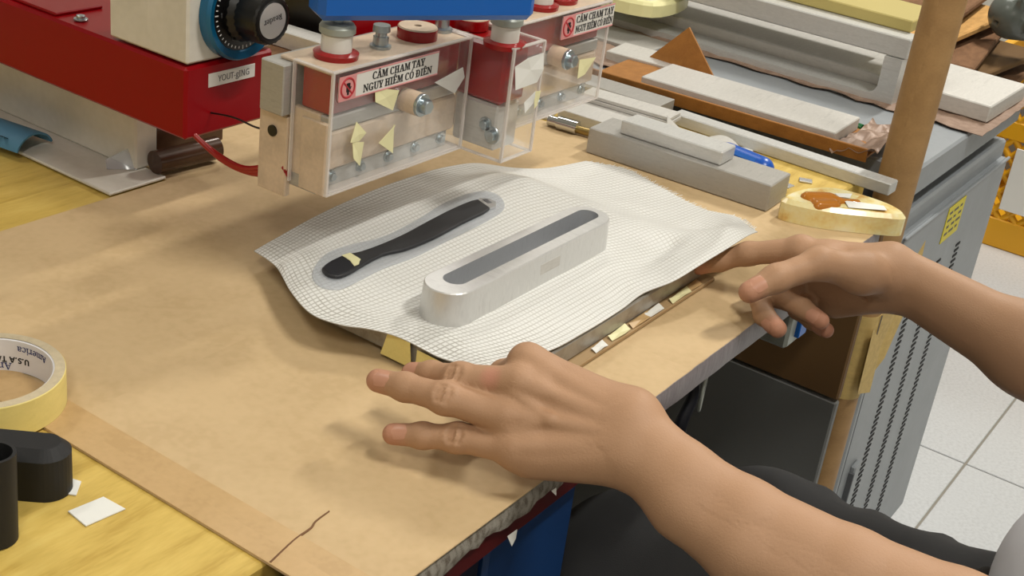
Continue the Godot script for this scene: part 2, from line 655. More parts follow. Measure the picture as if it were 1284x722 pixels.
	var acs := mat("acrylic_side", Color(0.95, 0.96, 0.96, 0.02), 0.05, 0, 0.28)
	acs.transparency = BaseMaterial3D.TRANSPARENCY_ALPHA
	var ae := mat("acrylic_edge", Color(0.93, 0.90, 0.88, 0.55), 0.15, 0, 0.5)
	ae.transparency = BaseMaterial3D.TRANSPARENCY_ALPHA
	var film := mat("film", Color(0.84, 0.86, 0.89, 0.30), 0.2, 0, 0.5)
	film.transparency = BaseMaterial3D.TRANSPARENCY_ALPHA
	# skin and clothes
	var skin := mat("skin", Color(1, 1, 1), 0.56, 0, 0.42)
	skin.vertex_color_use_as_albedo = true
	relief(skin, grain(256, [Color(0, 0, 0), W], 26, 26, 91, 0.7), 0.012, 0.05)
	mat("nail", Color(0.76, 0.56, 0.46), 0.35, 0, 0.5)
	var cl := relief(mat("trousers", Color(0.21, 0.21, 0.215), 0.8, 0, 0.3), fine, 0.01, 0.06)
	cl.rim_enabled = true
	cl.rim = 0.3
	relief(mat("shirt", Color(0.88, 0.88, 0.90), 0.8, 0, 0.3), fine, 0.01, 0.06)
	mat("hair", Color(0.025, 0.022, 0.02), 0.5)
	mat("eye_white", Color(0.85, 0.85, 0.83), 0.2)
	mat("stool", Color(0.08, 0.09, 0.10), 0.5)
	var lamp := mat("lamp_glow", Color(1, 1, 1), 0.5)
	lamp.emission_enabled = true
	lamp.emission = Color(1.0, 0.98, 0.94)
	lamp.emission_energy_multiplier = 3.0
	# mesh cloth: a coated white fabric with a woven grid of grey threads, one every 4 mm
	var cw := 1224
	var chh := 720
	var im := Image.create(cw, chh, false, Image.FORMAT_RGB8)
	var nz := noise(0.02, 5, 3)
	for y in chh:
		for x in cw:
			var fx := absf(fposmod(x / 12.0, 1.0) - 0.5) * 2.0
			var fy := absf(fposmod(y / 12.0, 1.0) - 0.5) * 2.0
			var wv := nz.get_noise_2d(x, y)
			var lx := smoothstep(0.60, 0.98, fx)
			var ly := smoothstep(0.60, 0.98, fy)
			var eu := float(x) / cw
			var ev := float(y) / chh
			var edge := maxf(maxf(1.0 - smoothstep(0.0, 0.16, eu), 1.0 - smoothstep(0.03, 0.22, ev)), (1.0 - smoothstep(0.1, 0.3, eu)) * smoothstep(0.8, 0.97, ev)) * (1.0 - smoothstep(0.6, 0.75, eu))  # dark ground showing through the cloth, painted into the thread colour
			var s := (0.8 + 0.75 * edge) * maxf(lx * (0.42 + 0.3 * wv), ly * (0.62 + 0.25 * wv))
			var base := 0.885 + 0.02 * wv
			im.set_pixel(x, y, Color(base, base, base * 0.985).lerp(Color(0.50, 0.48, 0.44), s * 0.7))
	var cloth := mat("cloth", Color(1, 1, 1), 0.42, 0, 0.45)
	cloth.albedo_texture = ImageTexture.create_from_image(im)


func _ready() -> void:
	# ---- camera, sky, lamps, exposure
	var cam := Camera3D.new()
	cam.name = "camera"
	cam.position = Vector3(0, 1.23, 0)
	cam.rotation = Vector3(deg_to_rad(-25.981), deg_to_rad(-58.354), 0)
	cam.rotate_object_local(Vector3.BACK, deg_to_rad(7.7156))
	cam.fov = rad_to_deg(2.0 * atan(361.0 / 1663.23))
	cam.near = 0.02
	cam.far = 60.0
	add_child(cam, true)
	cam.current = true
	var env := Environment.new()
	env.background_mode = Environment.BG_COLOR
	env.background_color = Color(0.75, 0.78, 0.80)
	env.tonemap_mode = Environment.TONE_MAPPER_LINEAR
	env.tonemap_exposure = 1.0
	env.sdfgi_enabled = true
	env.ssao_enabled = true
	env.ssil_enabled = true
	var we := WorldEnvironment.new()
	we.name = "world_environment"
	we.environment = env
	add_child(we, true)
	materials()
	var lamps := [[Vector3(1.0, 2.74, 0.55), 2.9], [Vector3(-0.9, 2.74, 0.5), 1.9], [Vector3(3.1, 2.74, -0.35), 5.0], [Vector3(2.6, 2.74, -1.8), 1.2], [Vector3(0.4, 2.74, -2.0), 0.9]]
	ceiling_lamps(lamps)
	room()
	bench()
	press()
	workpiece()
	worker()
	bench_clutter()
	cabinet()
	cabinet_stock()
	background()


# ---------------------------------------------------------------- room
func ceiling_lamps(list: Array) -> void:
	var words := ["long ceiling lamp straight above the worker", "ceiling lamp nearest the left end of the bench", "ceiling lamp above the yellow crate", "ceiling lamp beyond the grey cabinet", "ceiling lamp behind the press"]
	for i in list.size():
		var at: Vector3 = list[i][0]
		var t := thing("ceiling_lamp", words[i], "ceiling lamp", at, 0, "white tube lamps on the ceiling")
		part(t, "housing", box(0.64, 0.05, 0.16, 0.004), M.cream, Vector3(0, 0.031, 0))
		part(t, "lamp_diffuser", box(0.6, 0.012, 0.13, 0.003), M.lamp_glow, Vector3(0, 0, 0))
		var l := AreaLight3D.new()
		l.name = "lamp_light"
		l.area_size = Vector2(0.6, 0.13)
		l.area_normalize_energy = true
		l.light_energy = list[i][1]
		l.light_color = Color(1.0, 0.985, 0.95)
		l.area_range = 12.0
		l.area_attenuation = 2.0
		l.shadow_enabled = true
		l.position = Vector3(0, -0.012, 0)
		l.rotation_degrees.x = -90
		t.add_child(l, true)


func room() -> void:
	var x0 := -1.6
	var x1 := 5.2
	var z0 := -3.2
	var z1 := 2.4
	var f := struct("floor", box(x1 - x0 + 0.4, 0.1, z1 - z0 + 0.4, 0.002), M.grout, Vector3((x0 + x1) / 2, -0.053, (z0 + z1) / 2))
	var tm := box(0.596, 0.006, 0.596, 0.0012)
	for i in range(0, 6):
		for j in range(0, 5):
			part(f, "tile", tm, M.tile, Vector3(1.0 + 0.3 + 0.6 * i, -0.003, -2.155 + 0.3 + 0.6 * j) - f.position)
	struct("ceiling", box(x1 - x0 + 0.4, 0.12, z1 - z0 + 0.4, 0.002), M.ceiling, Vector3((x0 + x1) / 2, 2.86, (z0 + z1) / 2))
	struct("wall_left", box(0.12, 2.8, z1 - z0 + 0.2, 0.002), M.wall, Vector3(x0 - 0.06, 1.4, (z0 + z1) / 2))
	struct("wall_right", box(0.12, 2.8, z1 - z0 + 0.2, 0.002), M.wall, Vector3(x1 + 0.06, 1.4, (z0 + z1) / 2))
	struct("wall_back", box(x1 - x0, 2.8, 0.12, 0.002), M.wall, Vector3((x0 + x1) / 2, 1.4, z0 - 0.06))
	struct("wall_front", box(x1 - x0, 2.8, 0.12, 0.002), M.wall, Vector3((x0 + x1) / 2, 1.4, z1 + 0.06))


# ---------------------------------------------------------------- bench
func bench() -> void:
	var t := thing("workbench", "yellow wooden workbench with a dark red rail and taped front edge", "workbench", Vector3(0.5, 0, -0.9))
	var o := t.position
	part(t, "table_top", box(1.76, 0.03, 0.99, 0.002), M.yellow_wood, Vector3(0.495, 0.7335, -0.907) - o)
	var front := part(t, "front_rail", box(1.1, 0.022, 0.06, 0.002), M.red_rail, Vector3(0.21, 0.724, -0.378) - o)
	part(t, "front_rail", box(0.62, 0.03, 0.04, 0.002), M.red_rail, Vector3(1.065, 0.717, -0.45) - o)
	# frayed grey tape that wraps the front edge
	var rng := RandomNumberGenerator.new()
	rng.seed = 5
	var st := begin()
	var g := []
	for r in 3:
		var row := []
		for i in 121:
			var x := -0.2 + 0.96 * i / 120.0
			var sag := 0.0 if r < 2 else rng.randf_range(-0.0035, 0.0035)
			row.append(Vector3(x, [0.7495, 0.741, 0.7325][r] + sag, [-0.3465, -0.3437, -0.3448][r] + (0.0 if r == 0 else rng.randf_range(-0.0006, 0.0006))))
		g.append(row)
	add_sheet(st, g, 0.0008)
	part(t, "worn_edge_tape", st.commit(), M.worn_tape, -o, Vector3.ZERO, "torn pale grey tape along the near front edge")
	st = begin()
	g = []
	for r in 4:
		var row := []
		for i in 41:
			var x := 0.755 + 0.475 * i / 40.0
			row.append(Vector3(x, [0.7496, 0.746, 0.738, 0.7285][r] + rng.randf_range(-0.0004, 0.0004), [-0.3432, -0.3424, -0.3422, -0.3435][r]))
		g.append(row)
	add_sheet(st, g, 0.0012)
	part(t, "wrapped_edge_tape", st.commit(), M.grey_tape, -o, Vector3.ZERO, "smooth purplish grey tape along the far front edge")
	# flakes of torn tape that hang off the rail
	for fl in [[0.592, 0.7235, 0.009], [0.64, 0.734, 0.004]]:
		var q := [[Vector3(0, 0, 0), Vector3(fl[2], 0.001, 0.001)], [Vector3(0.002, -fl[2] * 0.8, 0.003), Vector3(fl[2] * 0.8, -fl[2] * 0.5, 0.002)]]
		part(t, "tape_flake", sheet(q, 0.0004), M.paper, Vector3(fl[0], fl[1], -0.3435) - o)
	for lx in [[-0.3, -0.42], [-0.3, -1.35], [1.33, -1.35], [1.357, -0.70]]:
		part(t, "leg", box(0.05, 0.69, 0.05, 0.002), M.red_rail, Vector3(lx[0], 0.345, lx[1]) - o)
	part(t, "side_board", box(0.012, 0.49, 0.48, 0.002), M.dark_board, Vector3(1.325, 0.255, -0.605) - o, Vector3.ZERO, "dark grey board under the far end of the bench")
	part(t, "side_board", box(0.012, 0.21, 0.48, 0.002), M.brown_board, Vector3(1.325, 0.608, -0.605) - o, Vector3.ZERO, "brown board above the dark grey one")
	part(t, "drawer_unit", box(0.90, 0.58, 0.6, 0.003), M.navy_steel, Vector3(0.15, 0.422, -0.665) - o, Vector3.ZERO, "dark navy steel cupboard under the bench")
	part(t, "drawer_unit", box(0.11, 0.58, 0.6, 0.003), M.blue_steel, Vector3(0.657, 0.422, -0.662) - o, Vector3.ZERO, "blue steel side of the cupboard")
	front.set_meta("label", "dark red steel rail under the taped edge")

	# kraft mat with its taped left border
	var m := thing("bench_mat", "brown kraft paper mat covering the front of the bench", "mat", Vector3(0.83, 0.7485, -0.6))
	o = m.position
	part(m, "paper", box(0.77, 0.0015, 0.517, 0.0004), M.kraft, Vector3(0.83, 0.74925, -0.6015) - o)
	part(m, "border_tape", box(0.031, 0.0008, 0.517, 0.0003), M.kraft_strip, Vector3(0.4605, 0.7503, -0.6015) - o, Vector3.ZERO, "shiny brown tape along the left border")
	part(m, "paper", box(0.44, 0.0013, 0.07, 0.0004), M.kraft, Vector3(0.995, 0.7493, -0.894) - o)
	var tear := []
	for p in [[0.505, -0.4175], [0.492, -0.4165], [0.485, -0.4140], [0.470, -0.4130], [0.446, -0.4085]]:
		tear.append(Vector3(p[0], 0.7502, p[1]))
	part(m, "torn_fibre", tube(curve(tear, 4), 0.0005, 0.0010, 6), M.card_dark, -o, Vector3.ZERO, "short dark tear in the paper")


# ---------------------------------------------------------------- press
func bolt(parent: Node, at: Vector3, axis: Vector3, r: float, h: float) -> MeshInstance3D:
	var st := begin()
	var b := Basis(Quaternion(Vector3.UP, axis))
	add_lathe(st, [Vector2(0.00001, 0), Vector2(r * 1.5, 0), Vector2(r * 1.5, h * 0.25), Vector2(r * 1.45, h * 0.3), Vector2(0.00001, h * 0.3)], b, Vector3.ZERO, 20)
	add_lathe(st, [Vector2(r, h * 0.28), Vector2(r, h * 0.9), Vector2(r * 0.85, h), Vector2(0.00001, h)], b, Vector3.ZERO, 6)
	return part(parent, "bolt", st.commit(), M.zinc, at)


func scrap(parent: Node, called: String, pts: Array, m: Material, lift: Vector3, label := "") -> void:
	# small torn piece of tape, also the white glare patches: a fan of points in a plane, slightly curled
	var st := begin()
	var c := Vector3.ZERO
	for p in pts:
		c += p
	c /= pts.size()
	var n: Vector3 = (pts[1] - pts[0]).cross(pts[2] - pts[0]).normalized()
	if n.dot(lift) < 0:
		n = -n
	for i in pts.size():
		var a: Vector3 = pts[i] + n * (0.0004 + 0.0014 * (i % 2))
		var b: Vector3 = pts[(i + 1) % pts.size()] + n * (0.0004 + 0.0014 * ((i + 1) % 2))
		var cc: Vector3 = c + n * 0.0012
		quad(st, a, b, cc, cc, n)
		quad(st, a - n * 0.0003, b - n * 0.0003, cc - n * 0.0003, cc - n * 0.0003, -n)
		quad(st, a, b, b - n * 0.0003, a - n * 0.0003, (a + b) / 2 - c)
	part(parent, called, st.commit(), m, Vector3.ZERO, Vector3.ZERO, label)


func warning_sign(parent: Node, at: Vector3, w: float, h: float) -> void:
	# stands on the front of a cover; x runs along the cover
	var s := part(parent, "warning_sign", box(w, h, 0.0008, 0.0002), M.label_white, at, Vector3.ZERO, "pink edged warning sign")
	var icon := h * 0.98
	part(s, "sign_border", box(w, h * 0.06, 0.0009, 0.0001), M.label_pink, Vector3(0, h * 0.47, 0.0002))
	part(s, "sign_border", box(w, h * 0.06, 0.0009, 0.0001), M.label_pink, Vector3(0, -h * 0.47, 0.0002))
	part(s, "icon_field", box(icon, h, 0.0009, 0.0002), M.label_pink, Vector3(-w / 2 + icon / 2, 0, 0.0003))
	var ring := []
	for k in 33:
		ring.append(Vector3(cos(TAU * k / 32), sin(TAU * k / 32), 0) * h * 0.38)
	var st := begin()
	add_tube(st, ring, h * 0.045, -1, 6)
	add_tube(st, [Vector3(-0.27, 0.27, 0) * h, Vector3(0.27, -0.27, 0) * h], h * 0.04, -1, 6)
	part(s, "stop_ring", st.commit(), M.print_red, Vector3(-w / 2 + icon / 2, 0, 0.0006))
	st = begin()
	add_lathe(st, [Vector2(0.00001, -0.0003), Vector2(h * 0.34, -0.0003), Vector2(h * 0.34, 0), Vector2(0.00001, 0)], Basis(Vector3.RIGHT, PI / 2), Vector3.ZERO, 24)
	part(s, "icon_disc", st.commit(), M.label_white, Vector3(-w / 2 + icon / 2, 0, 0.0006))
	# the raised hand in the ring
	st = begin()
	add_box(st, Vector3(h * 0.2, h * 0.2, 0.0006), Vector3(0.02, -0.06, 0) * h, 0.0001)
	for k in 4:
		add_box(st, Vector3(h * 0.04, h * (0.2 - 0.02 * absf(k - 1.5)), 0.0006), Vector3(-0.06 + 0.055 * k, 0.1, 0) * h, 0.0001)
	add_box(st, Vector3(h * 0.04, h * 0.14, 0.0006), Vector3(0.15, -0.02, 0) * h, 0.0001, Basis(Vector3.BACK, -0.5))
	add_box(st, Vector3(h * 0.1, h * 0.16, 0.0006), Vector3(0.02, -0.2, 0) * h, 0.0001)
	part(s, "hand_symbol", st.commit(), M.print_dark, Vector3(-w / 2 + icon / 2, 0, 0.0008))
	# two lines of capitals; the second marks over and under the vowels are set as small strokes
	var rows := [["CÂM CHAM TAY", [[1, "acute"], [6, "dot"]]], ["NGUY HIÊM CÓ ĐIÊN", [[7, "hook"], [15, "dot"]]]]
	for k in 2:
		var text: String = rows[k][0]
		var tm := lettering(text, h * 0.30, true, true)
		var width := tm.get_aabb().size.x
		var sc := minf(1.0, (w - icon - h * 0.2) / width)
		var ls := begin()
		ls.append_from(tm, 0, Transform3D(Basis.from_scale(Vector3(sc, 1, 1)), Vector3.ZERO))
		for q in rows[k][1]:
			var before := lettering(text.substr(0, q[0]), h * 0.30, true, true).get_aabb().size.x
			var upto := lettering(text.substr(0, q[0] + 1), h * 0.30, true, true).get_aabb().size.x
			var x: float = (-width / 2 + (before + upto) / 2) * sc
			var top: float = tm.get_aabb().end.y
			if q[1] == "dot":
				add_box(ls, Vector3(h * 0.035, h * 0.035, 0.0003), Vector3(x, tm.get_aabb().position.y - h * 0.02, 0), 0.0)
			elif q[1] == "acute":
				add_box(ls, Vector3(h * 0.07, h * 0.02, 0.0003), Vector3(x + h * 0.06, top + h * 0.005, 0), 0.0, Basis(Vector3.BACK, 0.8))
			else:
				add_box(ls, Vector3(h * 0.045, h * 0.018, 0.0003), Vector3(x + h * 0.07, top + h * 0.02, 0), 0.0, Basis(Vector3.BACK, -0.3))
				add_box(ls, Vector3(h * 0.018, h * 0.04, 0.0003), Vector3(x + h * 0.085, top, 0), 0.0)
		var l := part(s, "lettering", ls.commit(), M.print_dark, Vector3(icon / 2, h * (0.20 - 0.42 * k), 0.0006))
		l.set_meta("label", "line of dark serif capitals")


func press() -> void:
	var t := thing("welding_press", "red and cream bench welding press with clear guarded heads", "press", Vector3(0.8, 0.75, -1.1))
	var o := t.position
	# foot plate, column, arm
	part(t, "foot_plate", box(0.064, 0.003, 0.62, 0.001), M.cream, Vector3(0.744, 0.7517, -1.171) - o)
	part(t, "column", box(0.026, 0.10, 0.60, 0.002), M.cream, Vector3(0.776, 0.8032, -1.187) - o)
	part(t, "column_front", box(0.09, 0.09, 0.02, 0.002), M.dark_foil, Vector3(0.835, 0.7985, -0.905) - o, Vector3.ZERO, "dark glossy front of the column")
	part(t, "dark_pipe", tube([Vector3(0.772, 0.764, -0.872), Vector3(0.842, 0.764, -0.866)], 0.011, -1, 20), M.dark_foil, -o, Vector3.ZERO, "dark copper coloured pipe at the column foot")
	var dog := [[Vector3(0.745, 0.7535, -0.905), Vector3(0.765, 0.754, -0.887)], [Vector3(0.752, 0.758, -0.915), Vector3(0.7625, 0.772, -0.897)]]
	part(t, "clear_tape", sheet(dog, 0.0004), M.film, -o)
	var arm := part(t, "arm_housing", box(0.098, 0.061, 0.86, 0.0025), M.red_paint, Vector3(0.754, 0.8645, -1.191) - o, Vector3.ZERO, "glossy dark red arm")
	var lab := part(arm, "arm_label", box(0.052, 0.0115, 0.0006, 0.0002), M.label_white, Vector3(0.755, 0.8805, -0.7606) - Vector3(0.754, 0.8645, -1.191))
	part(arm, "label_print", lettering("YOUT-gING", 0.0052), M.print_grey, lab.position + Vector3(0.002, 0, 0.0004))
	part(arm, "top_plate", box(0.05, 0.003, 0.25, 0.001), M.red_paint, Vector3(0.735, 0.8965, -1.05) - Vector3(0.754, 0.8645, -1.191))
	bolt(arm, Vector3(0.72, 0.896, -0.905) - Vector3(0.754, 0.8645, -1.191), Vector3.UP, 0.004, 0.004)
	# control box with its dial
	var cb := part(t, "control_box", box(0.096, 0.14, 0.092, 0.002), M.cream, Vector3(0.755, 0.967, -0.8075) - o, Vector3.ZERO, "cream control box")
	var cbp := Vector3(0.755, 0.967, -0.8075)
	var fw := Vector3(0, 0, 1)
	var along := Basis(Vector3.RIGHT, PI / 2)
	var dc := Vector3(0.7585, 0.9355, -0.7612)
	var st := begin()
	add_lathe(st, [Vector2(0.031, 0), Vector2(0.0405, 0), Vector2(0.0405, 0.008), Vector2(0.0385, 0.011), Vector2(0.033, 0.009), Vector2(0.031, 0.006)], along, Vector3.ZERO, 48)
	part(cb, "dial_ring", st.commit(), M.blue_ring, dc - cbp, Vector3.ZERO, "blue dial ring")
	st = begin()
	add_lathe(st, [Vector2(0.0331, 0), Vector2(0.0331, 0.0075), Vector2(0.018, 0.0095), Vector2(0.00001, 0.0095)], along, Vector3.ZERO, 48)
	part(cb, "dial_disc", st.commit(), M.dial_black, dc - cbp)
	st = begin()
	for k in 44:
		var a := TAU * k / 44.0
		var long_tick := k % 11 == 0
		add_box(st, Vector3(0.0009, 0.0034 if long_tick else 0.002, 0.0004), Vector3(sin(a), cos(a), 0) * 0.0295 + Vector3(0, 0, 0.0083), 0.0001, Basis(Vector3.BACK, -a))
	part(cb, "dial_scale", st.commit(), M.print_white, dc - cbp)
	for k in 6:
		var a := TAU * (k + 0.5) / 6.0
		part(cb, "dial_number", lettering(str([2, 4, 6, 8, 10, 12][k]), 0.004), M.print_grey, dc - cbp + Vector3(sin(a), cos(a), 0) * 0.0235 + Vector3(0, 0, 0.0091))
	st = begin()
	add_lathe(st, [Vector2(0.023, 0.0), Vector2(0.0235, 0.004), Vector2(0.0205, 0.009), Vector2(0.0197, 0.029), Vector2(0.0187, 0.031)], along, Vector3.ZERO, 96, 0.035, 24)
	add_lathe(st, [Vector2(0.0187, 0.031), Vector2(0.0165, 0.0315), Vector2(0.0145, 0.0305), Vector2(0.00001, 0.0305)], along, Vector3.ZERO, 40)
	part(cb, "knob", st.commit(), M.black_plastic, dc - cbp + Vector3(0, 0, 0.009), Vector3.ZERO, "ribbed black knob")
	st = begin()
	add_lathe(st, [Vector2(0.0145, 0), Vector2(0.0145, 0.0006), Vector2(0.00001, 0.0008)], along, Vector3.ZERO, 40)
	part(cb, "knob_cap", st.commit(), M.silver, dc - cbp + Vector3(0, 0, 0.0397), Vector3.ZERO, "silver knob cap")
	part(cb, "cap_print", lettering("Reader", 0.0045, false, true), M.print_dark, dc - cbp + Vector3(0, 0.001, 0.0405), Vector3(0, 0, 180 + 10))
	# support behind the heads
	part(t, "bracket_plate", box(0.006, 0.065, 0.03, 0.001), M.insulator, Vector3(0.711, 0.853, -0.668) - o)
	part(t, "bracket_block", box(0.17, 0.040, 0.024, 0.001), M.steel, Vector3(0.785, 0.908, -0.664) - o)
	part(t, "bracket_plate", box(0.30, 0.016, 0.03, 0.001), M.insulator, Vector3(0.95, 0.9, -0.668) - o)
	part(t, "back_beam", box(0.32, 0.05, 0.03, 0.002), M.red_paint, Vector3(0.975, 0.925, -0.70) - o)
	st = begin()
	add_lathe(st, [Vector2(0.00001, 0), Vector2(0.0045, 0), Vector2(0.0045, 0.0012), Vector2(0.00001, 0.0012)], Basis(Vector3.BACK, PI / 2), Vector3.ZERO, 20)
	part(t, "plate_hole", st.commit(), M.black_plastic, Vector3(0.7078, 0.871, -0.668) - o)
	# heads: two long ones with a guarded box between
	head(t, 0.708, 0.879, -0.611, true)
	head(t, 0.925, 1.103, -0.611, false)
	middle_head(t)
	# blue clamp bar on the two front posts
	st = begin()
	var bd := Vector3(0.150, 0, 0.085).normalized()
	var bb := Basis(bd, Vector3.UP, bd.cross(Vector3.UP))
	add_box(st, Vector3(0.176, 0.034, 0.030), Vector3(0, 0.017, 0), 0.005, bb)
	var bar := part(t, "clamp_bar", st.commit(), M.blue_plastic, Vector3(0.798, 0.9630, -0.603) - o, Vector3.ZERO, "blue clamp bar across the posts")
	st = begin()
	add_box(st, Vector3(0.038, 0.022, 0.001), Vector3(0.064, 0.02, 0), 0.0002, bb)
	part(bar, "bar_label", st.commit(), M.label_white, bb.z * 0.0155)
	# red hot-wire bundle and a thin black lead
	for k in 3:
		var dz := 0.004 * k
		var w := curve([Vector3(0.715, 0.842 - 0.001 * k, -0.775 + dz), Vector3(0.722, 0.826 - 0.002 * k, -0.745 + dz), Vector3(0.722, 0.823 - 0.001 * k, -0.71 + dz), Vector3(0.716, 0.840 - 0.002 * k, -0.672 + dz), Vector3(0.709, 0.844 - 0.002 * k, -0.655 + dz * 0.5)], 6)
		part(t, "wire", tube(w, 0.0022, -1, 8), M.wire_red, -o, Vector3.ZERO, "red wire")
	part(t, "wire", tube(curve([Vector3(0.74, 0.845, -0.79), Vector3(0.725, 0.86, -0.73), Vector3(0.712, 0.866, -0.69), Vector3(0.708, 0.871, -0.668)], 6), 0.0008, -1, 6), M.wire_black, -o, Vector3.ZERO, "thin black wire")


func insulator(parent: Node, at: Vector3, shaft: float) -> void:
	var st := begin()
	add_lathe(st, [Vector2(0.017, 0), Vector2(0.0175, 0.004), Vector2(0.012, 0.0055)], Basis.IDENTITY, Vector3.ZERO, 28)
	part(parent, "post_seat", st.commit(), M.red_plastic, at)
	part(parent, "post_insulator", cyl(0.0118, 0.016, 0.001, 28), M.white_ceramic, at + Vector3(0, 0.004, 0))
	part(parent, "post_cap", lathe([Vector2(0.0118, 0), Vector2(0.0138, 0.0015), Vector2(0.0138, 0.006), Vector2(0.012, 0.0085), Vector2(0.005, 0.0095), Vector2(0.00001, 0.0095)], 28), M.grey_cap, at + Vector3(0, 0.018, 0))
	if shaft > 0.0:
		part(parent, "post_shaft", cyl(0.0042, shaft, 0.0003, 16), M.zinc, at + Vector3(0, 0.026, 0))


func head(t: Node3D, x0: float, x1: float, zf: float, first: bool) -> void:
	var o := t.position
	var w := x1 - x0
	var xm := (x0 + x1) / 2
	var y0 := 0.835
	var y1 := 0.9315
	var h := Node3D.new()
	h.name = numbered("press", "head_unit")
	h.position = Vector3(xm, y0, zf) - o
	t.add_child(h, true)
	h.set_meta("label", "press head with a clear guard, nearest the control box" if first else "press head with a clear guard, at the far end")
	# metal inside, as seen through the guard
	part(h, "head_block", box(w - 0.014, 0.034, 0.030, 0.002), M.red_plastic, Vector3(0, 0.077, -0.022), Vector3.ZERO, "red head block")
	part(h, "head_plate", box(w - 0.012, 0.011, 0.030, 0.001), M.steel, Vector3(0, 0.054, -0.021))
	part(h, "insulation_block", box(w - 0.012, 0.031, 0.030, 0.002), M.insulator, Vector3(0, 0.032, -0.021))
	part(h, "electrode_bar", box(w - 0.02, 0.014, 0.022, 0.001), M.aluminium, Vector3(0, 0.0085, -0.021))
	part(h, "end_plate", box(0.006, 0.06, 0.034, 0.001), M.insulator, Vector3(-w / 2 + 0.0075, 0.03, -0.032))
	part(h, "end_plate", box(0.006, 0.058, 0.026, 0.001), M.insulator, Vector3(-w / 2 + 0.0055, 0.026, -0.0185))
	part(h, "end_plate_foot", box(0.0066, 0.012, 0.0345, 0.001), M.steel, Vector3(-w / 2 + 0.0075, 0.0015, -0.032))
	part(h, "top_cover", box(w - 0.006, 0.003, 0.052, 0.0008), M.insulator, Vector3(0, 0.0945, -0.03))
	# clear guard: front, side and a lip, with bright cut edges
	var g := part(h, "guard_panel", box(w, y1 - y0, 0.003, 0.0006), M.acrylic, Vector3(0, (y1 - y0) / 2, -0.0015), Vector3.ZERO, "clear acrylic guard front")
	part(g, "guard_edge", box(w, 0.0016, 0.0034, 0.0003), M.acrylic_edge, Vector3(0, (y1 - y0) / 2, 0))
	part(g, "guard_edge", box(w, 0.0016, 0.0034, 0.0003), M.acrylic_edge, Vector3(0, -(y1 - y0) / 2, 0))
	for s in [-1, 1]:
		var sp := part(h, "guard_panel", box(0.003, y1 - y0, 0.038, 0.0006), M.acrylic_side, Vector3(s * (w / 2 - 0.0015), (y1 - y0) / 2, -0.0205), Vector3.ZERO, "clear acrylic guard side")
		part(sp, "guard_edge", box(0.0034, y1 - y0, 0.0016, 0.0003), M.acrylic_edge, Vector3(0, 0, -0.019))
		part(sp, "guard_edge", box(0.0024, y1 - y0, 0.0024, 0.0003), M.acrylic_edge, Vector3(s * 0.0005, 0, 0.0195))
		part(sp, "guard_edge", box(0.0034, 0.0016, 0.038, 0.0003), M.acrylic_edge, Vector3(0, (y1 - y0) / 2, 0))
	part(h, "guard_floor", box(w - 0.008, 0.002, 0.016, 0.0005), M.acrylic_edge, Vector3(0, 0.001, -0.0095))
	# screws along the lower edge
	for k in 5:
		var x := lerpf(-w / 2 + 0.015, w / 2 - 0.02, k / 4.0)
		bolt(h, Vector3(x, 0.010, -0.010), Vector3.BACK, 0.0032, 0.0045)
		part(h, "screw_tip", cyl(0.0022, 0.006, 0.0004, 10), M.zinc, Vector3(x, -0.0055, -0.012))
	# clamp bolt through the guard
	var bx := 0.802 - xm if first else 1.0165 - xm
	var st := begin()
	add_lathe(st, [Vector2(0.0095, 0), Vector2(0.0095, 0.016), Vector2(0.00001, 0.016)], Basis(Vector3.RIGHT, PI / 2), Vector3.ZERO, 28)
	part(h, "bolt_boss", st.commit(), M.insulator, Vector3(bx, 0.057, -0.006))
	bolt(h, Vector3(bx, 0.057, 0.0102), Vector3.BACK, 0.0062, 0.009)
	# top fittings
	if first:
		insulator(h, Vector3(0.742 - xm, 0.096, -0.0285), 0.014)
		var stt := begin()
		add_lathe(stt, [Vector2(0.0085, 0), Vector2(0.0085, 0.002), Vector2(0.0001, 0.002)], Basis.IDENTITY, Vector3.ZERO, 20)
		add_lathe(stt, [Vector2(0.0062, 0.002), Vector2(0.0062, 0.009), Vector2(0.0001, 0.009)], Basis.IDENTITY, Vector3.ZERO, 6)
		add_lathe(stt, [Vector2(0.0045, 0.009), Vector2(0.0045, 0.012), Vector2(0.007, 0.013), Vector2(0.0066, 0.018), Vector2(0.0001, 0.018)], Basis.IDENTITY, Vector3.ZERO, 20)
		part(h, "adjusting_screw", stt.commit(), M.zinc, Vector3(0.791 - xm, 0.096, -0.026))
		red_cap(h, Vector3(0.838 - xm, 0.096, -0.027))
	else:
		insulator(h, Vector3(1.016 - xm, 0.096, -0.026), 0.02)
		insulator(h, Vector3(1.055 - xm, 0.096, -0.03), 0.02)
	warning_sign(h, Vector3((0.773 if first else 1.061) - xm, 0.0835, 0.0006), 0.119 if first else 0.092, 0.0195 if first else 0.022)
	var q := Vector3(xm, y0, zf)
	if first:
		scrap(h, "tape_scrap", [Vector3(0.756, 0.912, zf) - q, Vector3(0.784, 0.905, zf) - q, Vector3(0.780, 0.889, zf) - q, Vector3(0.756, 0.901, zf) - q], M.tape_pale, Vector3.BACK)
		scrap(h, "tape_scrap", [Vector3(0.737, 0.889, zf) - q, Vector3(0.748, 0.878, zf) - q, Vector3(0.742, 0.872, zf) - q, Vector3(0.730, 0.874, zf) - q], M.tape_pale, Vector3.BACK)
		scrap(h, "tape_scrap", [Vector3(0.734, 0.873, zf) - q, Vector3(0.746, 0.871, zf) - q, Vector3(0.745, 0.851, zf) - q, Vector3(0.735, 0.860, zf) - q], M.tape_pale, Vector3.BACK)
		scrap(h, "tape_scrap", [Vector3(0.783, 0.877, zf) - q, Vector3(0.783, 0.853, zf) - q, Vector3(0.766, 0.865, zf) - q], M.tape_pale, Vector3.BACK)
